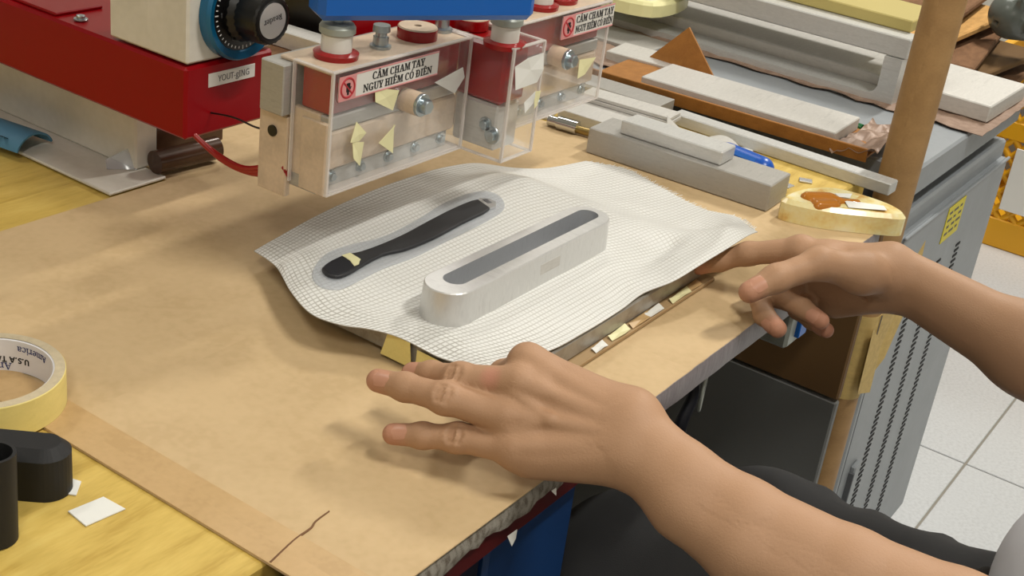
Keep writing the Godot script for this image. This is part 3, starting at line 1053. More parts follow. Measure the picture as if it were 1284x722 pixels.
		scrap(h, "white_patch", [Vector3(0.831, 0.902, zf) - q, Vector3(0.866, 0.909, zf) - q, Vector3(0.872, 0.899, zf) - q, Vector3(0.858, 0.888, zf) - q], M.paper, Vector3.BACK)  # white patch standing in for a glare spot on the guard
	else:
		scrap(h, "tape_scrap", [Vector3(1.056, 0.882, zf) - q, Vector3(1.084, 0.880, zf) - q, Vector3(1.070, 0.865, zf) - q, Vector3(1.055, 0.864, zf) - q], M.tape_pale, Vector3.BACK)


func red_cap(h: Node, at: Vector3) -> void:
	part(h, "red_cap", lathe([Vector2(0.0165, 0), Vector2(0.0165, 0.008), Vector2(0.0158, 0.0095)], 32), M.red_plastic, at)
	part(h, "cap_disc", lathe([Vector2(0.0163, 0.0088), Vector2(0.0155, 0.0100), Vector2(0.0032, 0.0100), Vector2(0.0030, 0.006), Vector2(0.00001, 0.006)], 32), M.insulator, at)
	part(h, "cap_hole", cyl(0.0029, 0.004, 0.0002, 16), M.black_plastic, at + Vector3(0, 0.0035, 0))


func middle_head(t: Node3D) -> void:
	var o := t.position
	var x0 := 0.8795
	var x1 := 0.926
	var zf := -0.57
	var y0 := 0.834
	var y1 := 0.932
	var xm := (x0 + x1) / 2
	var w := x1 - x0
	var q := Vector3(xm, y0, zf)
	var h := Node3D.new()
	h.name = numbered("press", "head_unit")
	h.position = q - o
	t.add_child(h, true)
	h.set_meta("label", "narrow boxed head that stands forward between the two long ones")
	part(h, "head_block", box(w - 0.012, 0.05, 0.05, 0.003), M.red_plastic, Vector3(0, 0.07, -0.036), Vector3.ZERO, "red head block")
	part(h, "head_plate", box(w - 0.014, 0.04, 0.045, 0.002), M.white_plate, Vector3(0, 0.024, -0.036))
	for s in [[x0 + 0.0015, -1], [x1 - 0.0015, 1]]:
		var sp := part(h, "guard_panel", box(0.003, y1 - y0, 0.068, 0.0006), M.acrylic_side, Vector3(s[0] - xm, (y1 - y0) / 2, -0.034), Vector3.ZERO, "clear acrylic guard side")
		part(sp, "guard_edge", box(0.0034, 0.0016, 0.068, 0.0003), M.acrylic_edge, Vector3(0, (y1 - y0) / 2, 0))
		part(sp, "guard_edge", box(0.0034, 0.0016, 0.068, 0.0003), M.acrylic_edge, Vector3(0, -(y1 - y0) / 2, 0))
		part(sp, "guard_edge", box(0.0024, y1 - y0, 0.0024, 0.0003), M.acrylic_edge, Vector3(s[1] * 0.0005, 0, 0.0335))
	var g := part(h, "guard_panel", box(w, y1 - y0, 0.003, 0.0006), M.acrylic, Vector3(0, (y1 - y0) / 2, -0.0015), Vector3.ZERO, "clear acrylic guard front")
	part(g, "guard_edge", box(w, 0.0016, 0.0034, 0.0003), M.acrylic_edge, Vector3(0, (y1 - y0) / 2, 0))
	part(g, "guard_edge", box(w, 0.0016, 0.0034, 0.0003), M.acrylic_edge, Vector3(0, -(y1 - y0) / 2, 0))
	bolt(h, Vector3(x0 - xm + 0.007, 0.018, -0.016), Vector3.LEFT, 0.005, 0.005)
	bolt(h, Vector3(x0 - xm + 0.007, 0.026, -0.024), Vector3.LEFT, 0.004, 0.005)
	insulator(h, Vector3(0.889 - xm, 0.095, -0.017), 0.014)
	red_cap(h, Vector3(0.907 - xm, 0.096, -0.066))
	bolt(h, Vector3(0.872 - xm, 0.096, -0.069), Vector3.UP, 0.006, 0.014)
	var fr := func(x: float, y: float) -> Vector3: return Vector3(x, y, zf) - q
	scrap(h, "white_patch", [(fr as Callable).call(0.883, 0.917), (fr as Callable).call(0.899, 0.922), (fr as Callable).call(0.924, 0.922), (fr as Callable).call(0.925, 0.908), (fr as Callable).call(0.920, 0.897), (fr as Callable).call(0.886, 0.897)], M.paper, Vector3.BACK)  # large glare on the boxed guard, shaped as a flat white piece
	scrap(h, "white_patch", [(fr as Callable).call(0.904, 0.882), (fr as Callable).call(0.917, 0.890), (fr as Callable).call(0.920, 0.880), (fr as Callable).call(0.905, 0.873)], M.paper, Vector3.BACK)  # smaller glare spot below it, also shaped as a white piece
	scrap(h, "tape_scrap", [(fr as Callable).call(0.918, 0.889), (fr as Callable).call(0.9255, 0.889), (fr as Callable).call(0.9258, 0.876), (fr as Callable).call(0.919, 0.874)], M.tape_pale, Vector3.BACK)


# ---------------------------------------------------------------- tray, cloth, strap, mould
func cloth_height(x: float, z: float) -> float:
	var sx := 1.0 - smoothstep(0.985, 1.06, x)
	var sz := 1.0 - 0.75 * smoothstep(-0.615, -0.70, z)
	return 0.7535 + 0.0215 * sx * sz


func border(list: Array, t: float) -> Vector3:
	# a smooth line through the points, by its length
	var total := 0.0
	for i in list.size() - 1:
		total += list[i].distance_to(list[i + 1])
	var at := t * total
	for i in list.size() - 1:
		var d: float = list[i].distance_to(list[i + 1])
		if at <= d or i == list.size() - 2:
			return list[i].cubic_interpolate(list[i + 1], list[maxi(i - 1, 0)], list[mini(i + 2, list.size() - 1)], clampf(at / d, 0, 1))
		at -= d
	return list[-1]


func workpiece() -> void:
	var t := thing("tool_tray", "flat metal tray with taped rim under the white mesh cloth", "tray", Vector3(0.829, 0.7503, -0.495))
	var o := t.position
	part(t, "base_plate", box(0.300, 0.004, 0.176, 0.0008), M.rim_tan, Vector3(0.836, 0.7524, -0.4915) - o)
	part(t, "block", box(0.302, 0.0165, 0.1725, 0.0015), M.tray_metal, Vector3(0.8255, 0.7627, -0.4988) - o)
	var rng := RandomNumberGenerator.new()
	rng.seed = 9
	for k in 6:
		var x := 0.785 + 0.031 * k + rng.randf_range(-0.006, 0.006)
		var a := rng.randf_range(0.016, 0.036)
		var y := 0.7548
		var zz := -0.4115 + 0.3 * rng.randf_range(0.0, 0.006)
		scrap(t, "rim_tape", [Vector3(x, y, zz) - o, Vector3(x + a, y, zz - 0.001) - o, Vector3(x + a * 0.9, y, zz + 0.006) - o, Vector3(x + a * 0.5, y, -0.4035) - o, Vector3(x - a * 0.1, y, zz + 0.006) - o], [M.paper, M.tape_pale, M.kraft_strip][k % 3], Vector3.UP)
	scrap(t, "corner_tape", [Vector3(0.6725, 0.7725, -0.513) - o, Vector3(0.6725, 0.7725, -0.492) - o, Vector3(0.6715, 0.752, -0.489) - o, Vector3(0.6705, 0.754, -0.516) - o], M.masking, Vector3.LEFT, "yellow masking tape on the left edge")
	scrap(t, "corner_tape", [Vector3(0.6725, 0.768, -0.486) - o, Vector3(0.6725, 0.768, -0.455) - o, Vector3(0.6705, 0.752, -0.455) - o, Vector3(0.6705, 0.752, -0.484) - o], M.masking, Vector3.LEFT, "yellow masking tape on the left edge")

	# cloth: patch between four measured borders, height relaxing to what lies below
	var far := [Vector3(0.704, 0.766, -0.679), Vector3(0.732, 0.768, -0.683), Vector3(0.792, 0.770, -0.690), Vector3(0.871, 0.770, -0.695), Vector3(0.946, 0.766, -0.699), Vector3(0.988, 0.762, -0.700), Vector3(1.028, 0.758, -0.694), Vector3(1.055, 0.755, -0.668), Vector3(1.087, 0.753, -0.648), Vector3(1.140, 0.752, -0.634)]
	var right := [Vector3(1.140, 0.752, -0.634), Vector3(1.149, 0.752, -0.613), Vector3(1.155, 0.752, -0.589), Vector3(1.139, 0.7525, -0.542), Vector3(1.114, 0.756, -0.484), Vector3(1.093, 0.768, -0.443), Vector3(1.050, 0.784, -0.411), Vector3(1.014, 0.796, -0.385)]
	var near_b := [Vector3(0.676, 0.774, -0.435), Vector3(0.702, 0.7745, -0.423), Vector3(0.737, 0.7740, -0.413), Vector3(0.775, 0.7735, -0.4115), Vector3(0.804, 0.773, -0.4115), Vector3(0.837, 0.773, -0.412), Vector3(0.870, 0.774, -0.413), Vector3(0.897, 0.780, -0.401), Vector3(0.928, 0.788, -0.393), Vector3(0.963, 0.794, -0.387), Vector3(1.014, 0.796, -0.385)]
	var left := [Vector3(0.704, 0.766, -0.679), Vector3(0.690, 0.768, -0.642), Vector3(0.663, 0.772, -0.600), Vector3(0.646, 0.775, -0.564), Vector3(0.648, 0.776, -0.539), Vector3(0.659, 0.7755, -0.522), Vector3(0.667, 0.774, -0.507), Vector3(0.6705, 0.772, -0.495), Vector3(0.6705, 0.771, -0.481), Vector3(0.6695, 0.771, -0.465), Vector3(0.672, 0.772, -0.449), Vector3(0.676, 0.774, -0.435)]
	var nu := 82
	var nv := 48
	var wr := noise(14.0, 77, 2)
	var g := []
	for i in nv + 1:
		var v := float(i) / nv
		var row := []
		for j in nu + 1:
			var u := float(j) / nu
			var a := border(far, u)
			var b := border(near_b, u)
			var c := border(left, v)
			var d := border(right, v)
			var p: Vector3 = a.lerp(b, v) + c.lerp(d, u) - far[0].lerp(far[-1], u).lerp(near_b[0].lerp(near_b[-1], u), v)
			# border heights fade over a few centimetres into the height of what is under the cloth
			var fa := pow(1.0 - v, 4.0)
			var fb := pow(v, 5.0)
			var fc := pow(1.0 - u, 9.0)
			var fd := pow(u, 7.0)
			var hs := cloth_height(p.x, p.z)
			var ws := fa + fb + fc + fd
			var dy := (fa * (a.y - cloth_height(a.x, a.z)) + fb * (b.y - cloth_height(b.x, b.z)) + fc * (c.y - cloth_height(c.x, c.z)) + fd * (d.y - cloth_height(d.x, d.z))) / maxf(ws, 1e-6)
			p.y = hs + dy * clampf(ws, 0.0, 1.0)
			if i > 0 and j > 0 and i < nv and j < nu:
				p.y = maxf(p.y + 0.0016 * wr.get_noise_2d(p.x, p.z), 0.7525)
				var flat := smoothstep(0.672, 0.690, p.x) * (1.0 - smoothstep(0.945, 0.985, p.x)) * smoothstep(-0.650, -0.630, p.z) * (1.0 - smoothstep(-0.440, -0.425, p.z))
				p.y = lerpf(p.y, 0.7752, flat)
			row.append(p)
		g.append(row)
	var cl := thing("mesh_cloth", "large white cloth with a fine grey grid held over the tray", "cloth", Vector3(0.85, 0.7503, -0.55))
	o = cl.position
	for row in g:
		for j in row.size():
			row[j] -= o
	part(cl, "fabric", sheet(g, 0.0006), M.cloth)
	# frayed threads along the far right edge
	var st := begin()
	for k in 110:
		var v := 0.02 + 0.93 * k / 110.0
		var p := border(right, v) - o
		var dirn := Vector3(1, 0, 0.25).rotated(Vector3.UP, rng.randf_range(-0.6, 0.6)) * rng.randf_range(0.002, 0.007)
		add_tube(st, [p, p + dirn + Vector3(0, rng.randf_range(-0.0005, 0.001), 0)], 0.00045, 0.00025, 4)
	part(cl, "loose_threads", st.commit(), M.paper).set_meta("kind", "stuff")

	# strap on its film, both on the cloth
	var halo := [[0.6948, -0.6086], [0.6819, -0.5895], [0.6893, -0.576], [0.7118, -0.5758], [0.7419, -0.5772], [0.7783, -0.5744], [0.823, -0.5763], [0.8831, -0.5788], [0.9186, -0.5852], [0.9387, -0.6058], [0.9316, -0.6231], [0.889, -0.6271], [0.834, -0.6191], [0.7878, -0.6158], [0.7559, -0.6226], [0.7269, -0.6239]]
	var pts := []
	for q in halo:
		pts.append(Vector2(q[0] - 0.81, q[1] + 0.60))
	var sp := thing("strap", "black curved strap with a navy head on a clear film at the cloth's left", "strap", Vector3(0.81, 0.7756, -0.60))
	var loop := smooth_loop(pts, 4)
	part(sp, "film_base", prism(loop, 0.0002, 0.0014, 0.0006), M.film, Vector3.ZERO, Vector3.ZERO, "pale bluish film round the strap")
	var outline := [[0.7007, -0.6036], [0.6968, -0.5944], [0.7011, -0.5871], [0.7129, -0.5862], [0.7321, -0.5888], [0.7575, -0.5905], [0.7789, -0.5852], [0.8134, -0.5838], [0.8587, -0.5873], [0.9031, -0.5905], [0.9097, -0.6085], [0.8788, -0.6107], [0.8405, -0.6081], [0.8023, -0.6043], [0.7731, -0.6036], [0.7474, -0.6052], [0.7336, -0.6092], [0.7159, -0.609], [0.7046, -0.6062]]
	pts = []
	for q in outline:
		pts.append(Vector2(q[0] - 0.81, q[1] + 0.60))
	var body := PackedVector2Array()
	for i in pts.size():
		var n: int = pts.size()
		var per := 1 if i == 9 else 3
		for k in per:
			body.append(pts[i].cubic_interpolate(pts[(i + 1) % n], pts[(i + n - 1) % n], pts[(i + 2) % n], k / 3.0))
	part(sp, "strap_body", prism(body, 0.0012, 0.0042, 0.0008), M.strap_black)
	var tp := PackedVector2Array([Vector2(0.0995, -0.0083), Vector2(0.105, -0.0105), Vector2(0.111, -0.0035), Vector2(0.1095, 0.005), Vector2(0.101, 0.0103), Vector2(0.0935, 0.0092)])
	part(sp, "strap_tip", prism(tp, 0.0014, 0.0034, 0.0005), M.silver, Vector3.ZERO, Vector3.ZERO, "silver tip")
	part(sp, "tip_slot", prism(PackedVector2Array([Vector2(0.1035, -0.006), Vector2(0.1075, -0.0045), Vector2(0.1045, 0.0035), Vector2(0.1005, 0.002)]), 0.0033, 0.0037), M.print_grey)
	var hp := PackedVector2Array([Vector2(-0.1085, -0.0032), Vector2(-0.112, 0.0052), Vector2(-0.1085, 0.0117), Vector2(-0.097, 0.0128), Vector2(-0.088, 0.0107), Vector2(-0.0805, -0.0072), Vector2(-0.093, -0.0082), Vector2(-0.104, -0.0060)])
	part(sp, "strap_head", prism(hp, 0.004, 0.0048, 0.0004), M.navy_patch, Vector3.ZERO, Vector3.ZERO, "navy patch on the rounded head")
	part(sp, "paper_tag", prism(PackedVector2Array([Vector2(-0.0815, -0.0086), Vector2(-0.073, -0.0072), Vector2(-0.0755, 0.0058), Vector2(-0.078, 0.0070), Vector2(-0.083, 0.0105), Vector2(-0.0885, 0.0104), Vector2(-0.0835, 0.0015)]), 0.0046, 0.0052, 0.0002), M.tape_pale, Vector3(0, 0, 0), Vector3.ZERO, "cream paper tag")

	# aluminium mould block with a long slot
	var mb := thing("mould_block", "long silver mould block with an open rounded slot on the cloth", "mould", Vector3(0.8155, 0.7755, -0.4975))
	var outer := stadium(0, 0, 0.1145, 0.0195, 14)
	var inner := stadium(0.005, -0.0008, 0.102, 0.0095, 14)
	st = begin()
	var n := outer.size()
	var ht := 0.0265
	for i in n:
		var j := (i + 1) % n
		var a := outer[i]
		var b := outer[j]
		var oa := Vector3(a.x, 0, a.y)
		var ob := Vector3(b.x, 0, b.y)
		var na := (oa - Vector3(clampf(a.x, -0.095, 0.095), 0, 0)).normalized()
		var nb := (ob - Vector3(clampf(b.x, -0.095, 0.095), 0, 0)).normalized()
		var top := Vector3(0, ht - 0.0008, 0)
		quad_smooth(st, [oa + na * 0.0012, ob + nb * 0.0012, ob + top, oa + top], [na, nb, nb, na])
		var ca := oa - na * 0.0008 + Vector3(0, ht, 0)
		var cb := ob - nb * 0.0008 + Vector3(0, ht, 0)
		quad(st, oa + top, ob + top, cb, ca, na + Vector3.UP)
		var ia := Vector3(inner[i].x, ht, inner[i].y)
		var ib := Vector3(inner[j].x, ht, inner[j].y)
		quad(st, ca, cb, ib, ia, Vector3.UP)
		quad(st, oa, ob, Vector3(inner[j].x, 0, inner[j].y), Vector3(inner[i].x, 0, inner[i].y), Vector3.DOWN)
	part(mb, "body", st.commit(), M.aluminium_x)
	st = begin()
	for i in n:
		var j := (i + 1) % n
		var a := inner[i]
		var b := inner[j]
		var na := -(Vector3(a.x, 0, a.y) - Vector3(clampf(a.x, -0.0875, 0.0975), 0, -0.0008)).normalized()
		var nb := -(Vector3(b.x, 0, b.y) - Vector3(clampf(b.x, -0.0875, 0.0975), 0, -0.0008)).normalized()
		quad_smooth(st, [Vector3(a.x, 0, a.y), Vector3(b.x, 0, b.y), Vector3(b.x, ht, b.y), Vector3(a.x, ht, a.y)], [na, nb, nb, na])
	part(mb, "slot_wall", st.commit(), M.slot_wall, Vector3.ZERO, Vector3.ZERO, "milled inner wall of the slot")
	part(mb, "wipe_mark", box(0.028, 0.009, 0.0003, 0.0001), M.white_plate, Vector3(0.012, 0.0135, 0.0200), Vector3(-2, 0, 0), "pale rectangular mark on the front")


# ---------------------------------------------------------------- worker
var hot := []


func skin_tint(p: Vector3, _n: Vector3) -> Color:
	var base := Color(0.45, 0.260, 0.150)
	var w := 0.0
	for h in hot:
		var d: float = p.distance_to(h[0]) / h[1]
		if d < 1.0:
			w = maxf(w, (1.0 - d * d) * h[2])
	var c := base.lerp(Color(0.54, 0.22, 0.155), clampf(w, 0.0, 1.0))
	return c


func finger(bones: Array, j: Array, r: Array, k: float) -> void:
	for i in j.size() - 1:
		bones.append([j[i], j[i + 1], r[i], r[i + 1], k])


func nail(parent: Node, base: Vector3, tip: Vector3, r: float, hint: Vector3, label: String) -> void:
	var f := (tip - base).normalized()
	var up := (hint - f * hint.dot(f)).normalized()
	var s := f.cross(up).normalized()
	var st := begin()
	var g := []
	for i in 7:
		var v := i / 6.0
		var row := []
		for k in 7:
			var u := k / 6.0 * 2.0 - 1.0
			var half := r * 0.72 * (0.86 + 0.14 * v) * sqrt(maxf(0.05, 1.0 - pow(absf(v * 2.0 - 1.0), 6.0)))
			var x := u * half
			var lift := sqrt(maxf(0.0, r * r * 1.02 - x * x)) * (1.0 - 0.10 * v * v) + 0.0003
			row.append(base + f * ((tip - base).length() * 0.42 + r * 1.5 * v) + s * x + up * lift)
		g.append(row)
	add_sheet(st, g, 0.0006)
	part(parent, "fingernail", st.commit(), M.nail, Vector3.ZERO, Vector3.ZERO, label)


func worker() -> void:
	var person := thing("person", "seated worker in dark trousers and a white shirt reaching over the bench with both hands", "person")
	var st := begin()
	# ----- left hand: little finger side down on the bench edge, fingers stretched out
	var lw := Vector3(0.6415, 0.7975, -0.2955)
	var ldor := Vector3(-0.63, 0.72, 0.28).normalized()
	var lat := Vector3(0.617, 0.69, -0.378).normalized()   # towards the index side
	var pinky := [Vector3(0.6016, 0.780, -0.3532), Vector3(0.5910, 0.776, -0.3897), Vector3(0.5826, 0.772, -0.4102), Vector3(0.5755, 0.768, -0.4281)]
	var ring := [Vector3(0.6079, 0.795, -0.3654), Vector3(0.5921, 0.799, -0.4029), Vector3(0.5883, 0.796, -0.4318), Vector3(0.5858, 0.793, -0.4519)]
	var middle := [Vector3(0.6220, 0.812, -0.3683), Vector3(0.6109, 0.804, -0.4058), Vector3(0.6150, 0.794, -0.4310), Vector3(0.6160, 0.788, -0.4470)]
	var index := [Vector3(0.6385, 0.8185, -0.3745), Vector3(0.6560, 0.7900, -0.4010), Vector3(0.6640, 0.7720, -0.3890), Vector3(0.6650, 0.7640, -0.3730)]
	var thumb := [Vector3(0.6580, 0.793, -0.3240), Vector3(0.6790, 0.780, -0.3600), Vector3(0.6890, 0.776, -0.3720), Vector3(0.6880, 0.774, -0.3850)]
	var b := []
	# forearm: two bones side by side make the flat wrist
	var le := Vector3(0.667, 0.757, -0.020)
	var axis := [lw, Vector3(0.6365, 0.782, -0.252), Vector3(0.637, 0.772, -0.209), Vector3(0.644, 0.764, -0.143), Vector3(0.654, 0.761, -0.082), le]
	var wide := [0.0085, 0.0105, 0.0115, 0.012, 0.010, 0.007]
	var rad := [0.0168, 0.0188, 0.0214, 0.0234, 0.0262, 0.0310]
	for i in 5:
		var kk := 0.016 if i == 0 else 0.007
		for q in [1.0, -1.0]:
			b.append([axis[i] + lat * wide[i] * q, axis[i + 1] + lat * wide[i + 1] * q, rad[i], rad[i + 1], kk])
		b.append([axis[i], axis[i + 1], rad[i] + 0.0006, rad[i + 1] + 0.0012, 0.010])
	var roots := [index[0], middle[0], ring[0], pinky[0]]
	for i in 4:
		var w0: Vector3 = lw + lat * (0.0125 - 0.0085 * i) + (roots[i] - lw).normalized() * 0.004
		b.append([w0, roots[i] - ldor * 0.003, 0.0155, 0.0120 if i == 0 else 0.0112, 0.012])
	b.append([lw - lat * 0.008 - ldor * 0.006, pinky[0] - ldor * 0.008 + Vector3(0.003, 0, 0.012), 0.017, 0.0115, 0.014])
	b.append([lw + lat * 0.012 - ldor * 0.006, thumb[0], 0.0165, 0.0155, 0.014])
	b.append([thumb[0], thumb[1], 0.0150, 0.0125, 0.012])
	finger(b, index, [0.0105, 0.0093, 0.0085, 0.0075], 0.006)
	finger(b, middle, [0.0112, 0.0096, 0.0088, 0.0078], 0.004)
	finger(b, ring, [0.0110, 0.0095, 0.0087, 0.0077], 0.004)
	finger(b, pinky, [0.0099, 0.0085, 0.0078, 0.0070], 0.004)
	finger(b, [thumb[1], thumb[2], thumb[3]], [0.0122, 0.0112, 0.0095], 0.006)
	# knuckles, finger joints, tendons
	for i in 4:
		b.append([roots[i] + ldor * 0.0022, roots[i] + ldor * 0.0018 + (lw - roots[i]) * 0.12, 0.0085, 0.0085, 0.010])
		var w0: Vector3 = lw + lat * (0.007 - 0.005 * i) + ldor * 0.0125
		b.append([w0, roots[i] + ldor * 0.0088, 0.0022, 0.0026, 0.006])
	for fg in [[index, 0.0095], [middle, 0.0095], [ring, 0.0093], [pinky, 0.0083]]:
		b.append([fg[0][1], fg[0][1], fg[1], fg[1], 0.006])
		b.append([fg[0][2], fg[0][2], fg[1] - 0.0014, fg[1] - 0.0014, 0.005])
		# creases across the back of the joint
		var ax: Vector3 = (fg[0][2] - fg[0][0]).normalized()
		var upv := (ldor - ax * ldor.dot(ax)).normalized()
		var sd := ax.cross(upv)
		for c in [-0.0036, 0.0006, 0.0032]:
			var m0: Vector3 = fg[0][1] + ax * c + upv * (fg[1] + 0.0017)
			b.append([m0 - sd * 0.0050 - upv * 0.0014, m0 + ax * c * 0.3, 0.0009, 0.0011, -0.0026])
			b.append([m0 + ax * c * 0.3, m0 + sd * 0.0050 - upv * 0.0014, 0.0011, 0.0009, -0.0026])
	# a vein over the back of the hand and the wrist fold
	b.append([lw + ldor * 0.0148 - lat * 0.004, ring[0].lerp(lw, 0.35) + ldor * 0.0118, 0.0016, 0.0018, 0.005])
	b.append([ring[0].lerp(lw, 0.35) + ldor * 0.0118, ring[0].lerp(pinky[0], 0.5) + ldor * 0.0068, 0.0016, 0.0012, 0.005])
	b.append([ring[0].lerp(lw, 0.35) + ldor * 0.0118, middle[0].lerp(ring[0], 0.4) + ldor * 0.0078, 0.0016, 0.0012, 0.005])
	hot = []
	for q in [pinky, ring, middle, index]:
		hot.append([q[3], 0.014, 0.6])
		hot.append([q[1], 0.009, 0.35])
		hot.append([q[0], 0.012, 0.3])
	hot.append([middle[0].lerp(middle[1], 0.45) + ldor * 0.008, 0.009, 0.7])
	blob(st, b, 0.0014, skin_tint)
	var nails := [[pinky, 0.0071, ldor], [ring, 0.0079, ldor], [middle, 0.0080, ldor]]

	# ----- right hand: turned palm towards the bench end, index under the cloth, thumb free, the others curled
	var cam := Vector3(0, 1.23, 0)
	var sc := 1.035
	var P := func(x: float, y: float, z: float) -> Vector3: return cam + (Vector3(x, y, z) - cam) * sc
	var rw: Vector3 = (P as Callable).call(0.9886, 0.8116, -0.2548)
	var rm: Vector3 = (P as Callable).call(1.0002, 0.7850, -0.1459)
	var re: Vector3 = (P as Callable).call(1.0217, 0.7450, -0.0094)
	var ri := [(P as Callable).call(0.9582, 0.8180, -0.3252), (P as Callable).call(0.9488, 0.8030, -0.3644), (P as Callable).call(0.9424, 0.7915, -0.3842), (P as Callable).call(0.9346, 0.7835, -0.3982)]
	var rmid := [(P as Callable).call(0.9691, 0.7997, -0.3284), (P as Callable).call(0.9265, 0.7844, -0.3409), (P as Callable).call(0.9065, 0.7771, -0.3242), (P as Callable).call(0.8963, 0.7755, -0.3074)]
	var rrin := [(P as Callable).call(0.9752, 0.7843, -0.3253), (P as Callable).call(0.9304, 0.7851, -0.3245), (P as Callable).call(0.9254, 0.7858, -0.3016), (P as Callable).call(0.9217, 0.7829, -0.2837)]
	var rpin := [(P as Callable).call(0.9829, 0.7742, -0.3140), (P as Callable).call(0.9493, 0.7715, -0.3130), (P as Callable).call(0.9444, 0.7691, -0.2976), (P as Callable).call(0.9398, 0.7680, -0.2830)]
	var rth := [(P as Callable).call(0.9685, 0.8163, -0.2599), (P as Callable).call(0.9464, 0.8220, -0.2694), (P as Callable).call(0.9163, 0.8306, -0.2942), (P as Callable).call(0.8853, 0.8203, -0.3139), (P as Callable).call(0.8665, 0.8109, -0.3250)]
	var rlat: Vector3 = (ri[0] - rpin[0]).normalized()
	var rfw: Vector3 = (rmid[0] - rw).normalized()
	var rdor := rlat.cross(rfw).normalized()
	if rdor.x < 0.0:
		rdor = -rdor
	b = []
	b.append([rw + rlat * 0.011, rm + rlat * 0.012, 0.0175, 0.0255, 0.02])
	b.append([rw - rlat * 0.011, rm - rlat * 0.012, 0.0175, 0.0265, 0.02])
	b.append([rm + rlat * 0.012, re + rlat * 0.006, 0.0255, 0.036, 0.02])
	b.append([rm - rlat * 0.012, re - rlat * 0.006, 0.0265, 0.038, 0.02])
	roots = [ri[0], rmid[0], rrin[0], rpin[0]]
	for i in 4:
		var w0: Vector3 = rw + rlat * (0.0125 - 0.0085 * i) + (roots[i] - rw).normalized() * 0.004
		b.append([w0, roots[i] - rdor * 0.002, 0.0155, 0.0112, 0.012])
	b.append([rw - rlat * 0.010 - rdor * 0.006, rpin[0] - rdor * 0.008 - rfw * 0.02, 0.0165, 0.0125, 0.014])
	# ball of the thumb
	b.append([rth[0], rth[1], 0.0160, 0.0165, 0.014])
	b.append([rth[1], rth[2], 0.0160, 0.0122, 0.010])
	b.append([rth[2], ri[0].lerp(rw, 0.3), 0.0085, 0.0095, 0.012])
	finger(b, [rth[2], rth[3], rth[4]], [0.0118, 0.0108, 0.0088], 0.006)
	finger(b, ri, [0.0108, 0.0095, 0.0085, 0.0075], 0.006)
	finger(b, rmid, [0.0106, 0.0092, 0.0083, 0.0075], 0.004)
	finger(b, rrin, [0.0102, 0.0089, 0.0080, 0.0072], 0.004)
	finger(b, rpin, [0.0094, 0.0078, 0.0071, 0.0064], 0.004)
	for i in 4:
		b.append([roots[i] + rdor * 0.003, roots[i] + rdor * 0.003, 0.0085, 0.0085, 0.008])
	# folds at the wrist and round the ball of the thumb, tendons of the inner wrist
	b.append([rw + rlat * 0.022 - rdor * 0.020, rw - rlat * 0.022 - rdor * 0.020, 0.0016, 0.0016, -0.003])
	b.append([ri[0].lerp(rw, 0.25) - rdor * 0.017, rpin[0].lerp(rw, 0.7) - rdor * 0.020, 0.0016, 0.0016, -0.003])
	b.append([rw - rdor * 0.0175 - rfw * 0.004, rm - rdor * 0.024, 0.0022, 0.0018, 0.006])
	hot = []
	for q in [rmid, rrin, rpin, ri]:
		hot.append([q[3], 0.014, 0.7])
		hot.append([q[1], 0.009, 0.3])
	hot.append([rth[4], 0.015, 0.6])
	hot.append([rth[2], 0.012, 0.25])
	blob(st, b, 0.0014, skin_tint)

	# ----- rest of the body: upper arms, neck, head, trunk and legs under the clothes
	hot = []
	var lsh := Vector3(0.765, 1.01, 0.135)
	var rsh := Vector3(1.115, 1.01, 0.125)
	var neck := Vector3(0.94, 1.08, 0.085)
	var hc := Vector3(0.925, 1.235, 0.03)
	var hips := [Vector3(0.85, 0.53, 0.17), Vector3(1.03, 0.485, 0.17)]
	var knees := [Vector3(0.80, 0.555, -0.335), Vector3(1.06, 0.452, -0.33)]
	var feet := [Vector3(0.82, 0.085, -0.26), Vector3(1.06, 0.085, -0.25)]
	b = [[le.lerp(lsh, 0.08), le.lerp(lsh, 0.5), 0.034, 0.044, 0.03], [le.lerp(lsh, 0.5), lsh, 0.044, 0.052, 0.03], [re.lerp(rsh, 0.08), re.lerp(rsh, 0.5), 0.036, 0.044, 0.03], [re.lerp(rsh, 0.5), rsh, 0.044, 0.052, 0.03]]
	b += [[lsh, rsh, 0.055, 0.055, 0.05], [neck - Vector3(0, 0.05, -0.02), neck + Vector3(-0.005, 0.06, -0.02), 0.06, 0.052, 0.04], [Vector3(0.94, 0.98, 0.13), Vector3(0.94, 0.58, 0.15), 0.115, 0.115, 0.06]]
	for i in 2:
		b += [[hips[i], knees[i], 0.078, 0.056, 0.05], [knees[i], feet[i], 0.055, 0.038, 0.03]]
	blob(st, b, 0.011, skin_tint)
	# head, looking down at the work: skull, jaw, brow, nose, lips, ears, eye sockets
	var fd := Vector3(-0.12, -0.55, -0.83).normalized()
	var sd := Vector3(0.99, 0, -0.14).normalized()
	var ud := sd.cross(fd).normalized()
	var H := func(x: float, y: float, z: float) -> Vector3: return hc + sd * x + ud * y + fd * z
	b = [[(H as Callable).call(0, 0.03, -0.02), (H as Callable).call(0, 0.025, 0.025), 0.082, 0.074, 0.02], [(H as Callable).call(0, -0.03, 0.03), (H as Callable).call(0, -0.075, 0.058), 0.058, 0.036, 0.03]]
	b += [[(H as Callable).call(-0.035, 0.018, 0.088), (H as Callable).call(0.035, 0.018, 0.088), 0.012, 0.012, 0.014], [(H as Callable).call(0, 0.005, 0.094), (H as Callable).call(0, -0.03, 0.113), 0.008, 0.012, 0.008], [(H as Callable).call(-0.015, -0.033, 0.1), (H as Callable).call(0.015, -0.033, 0.1), 0.0075, 0.0075, 0.006]]
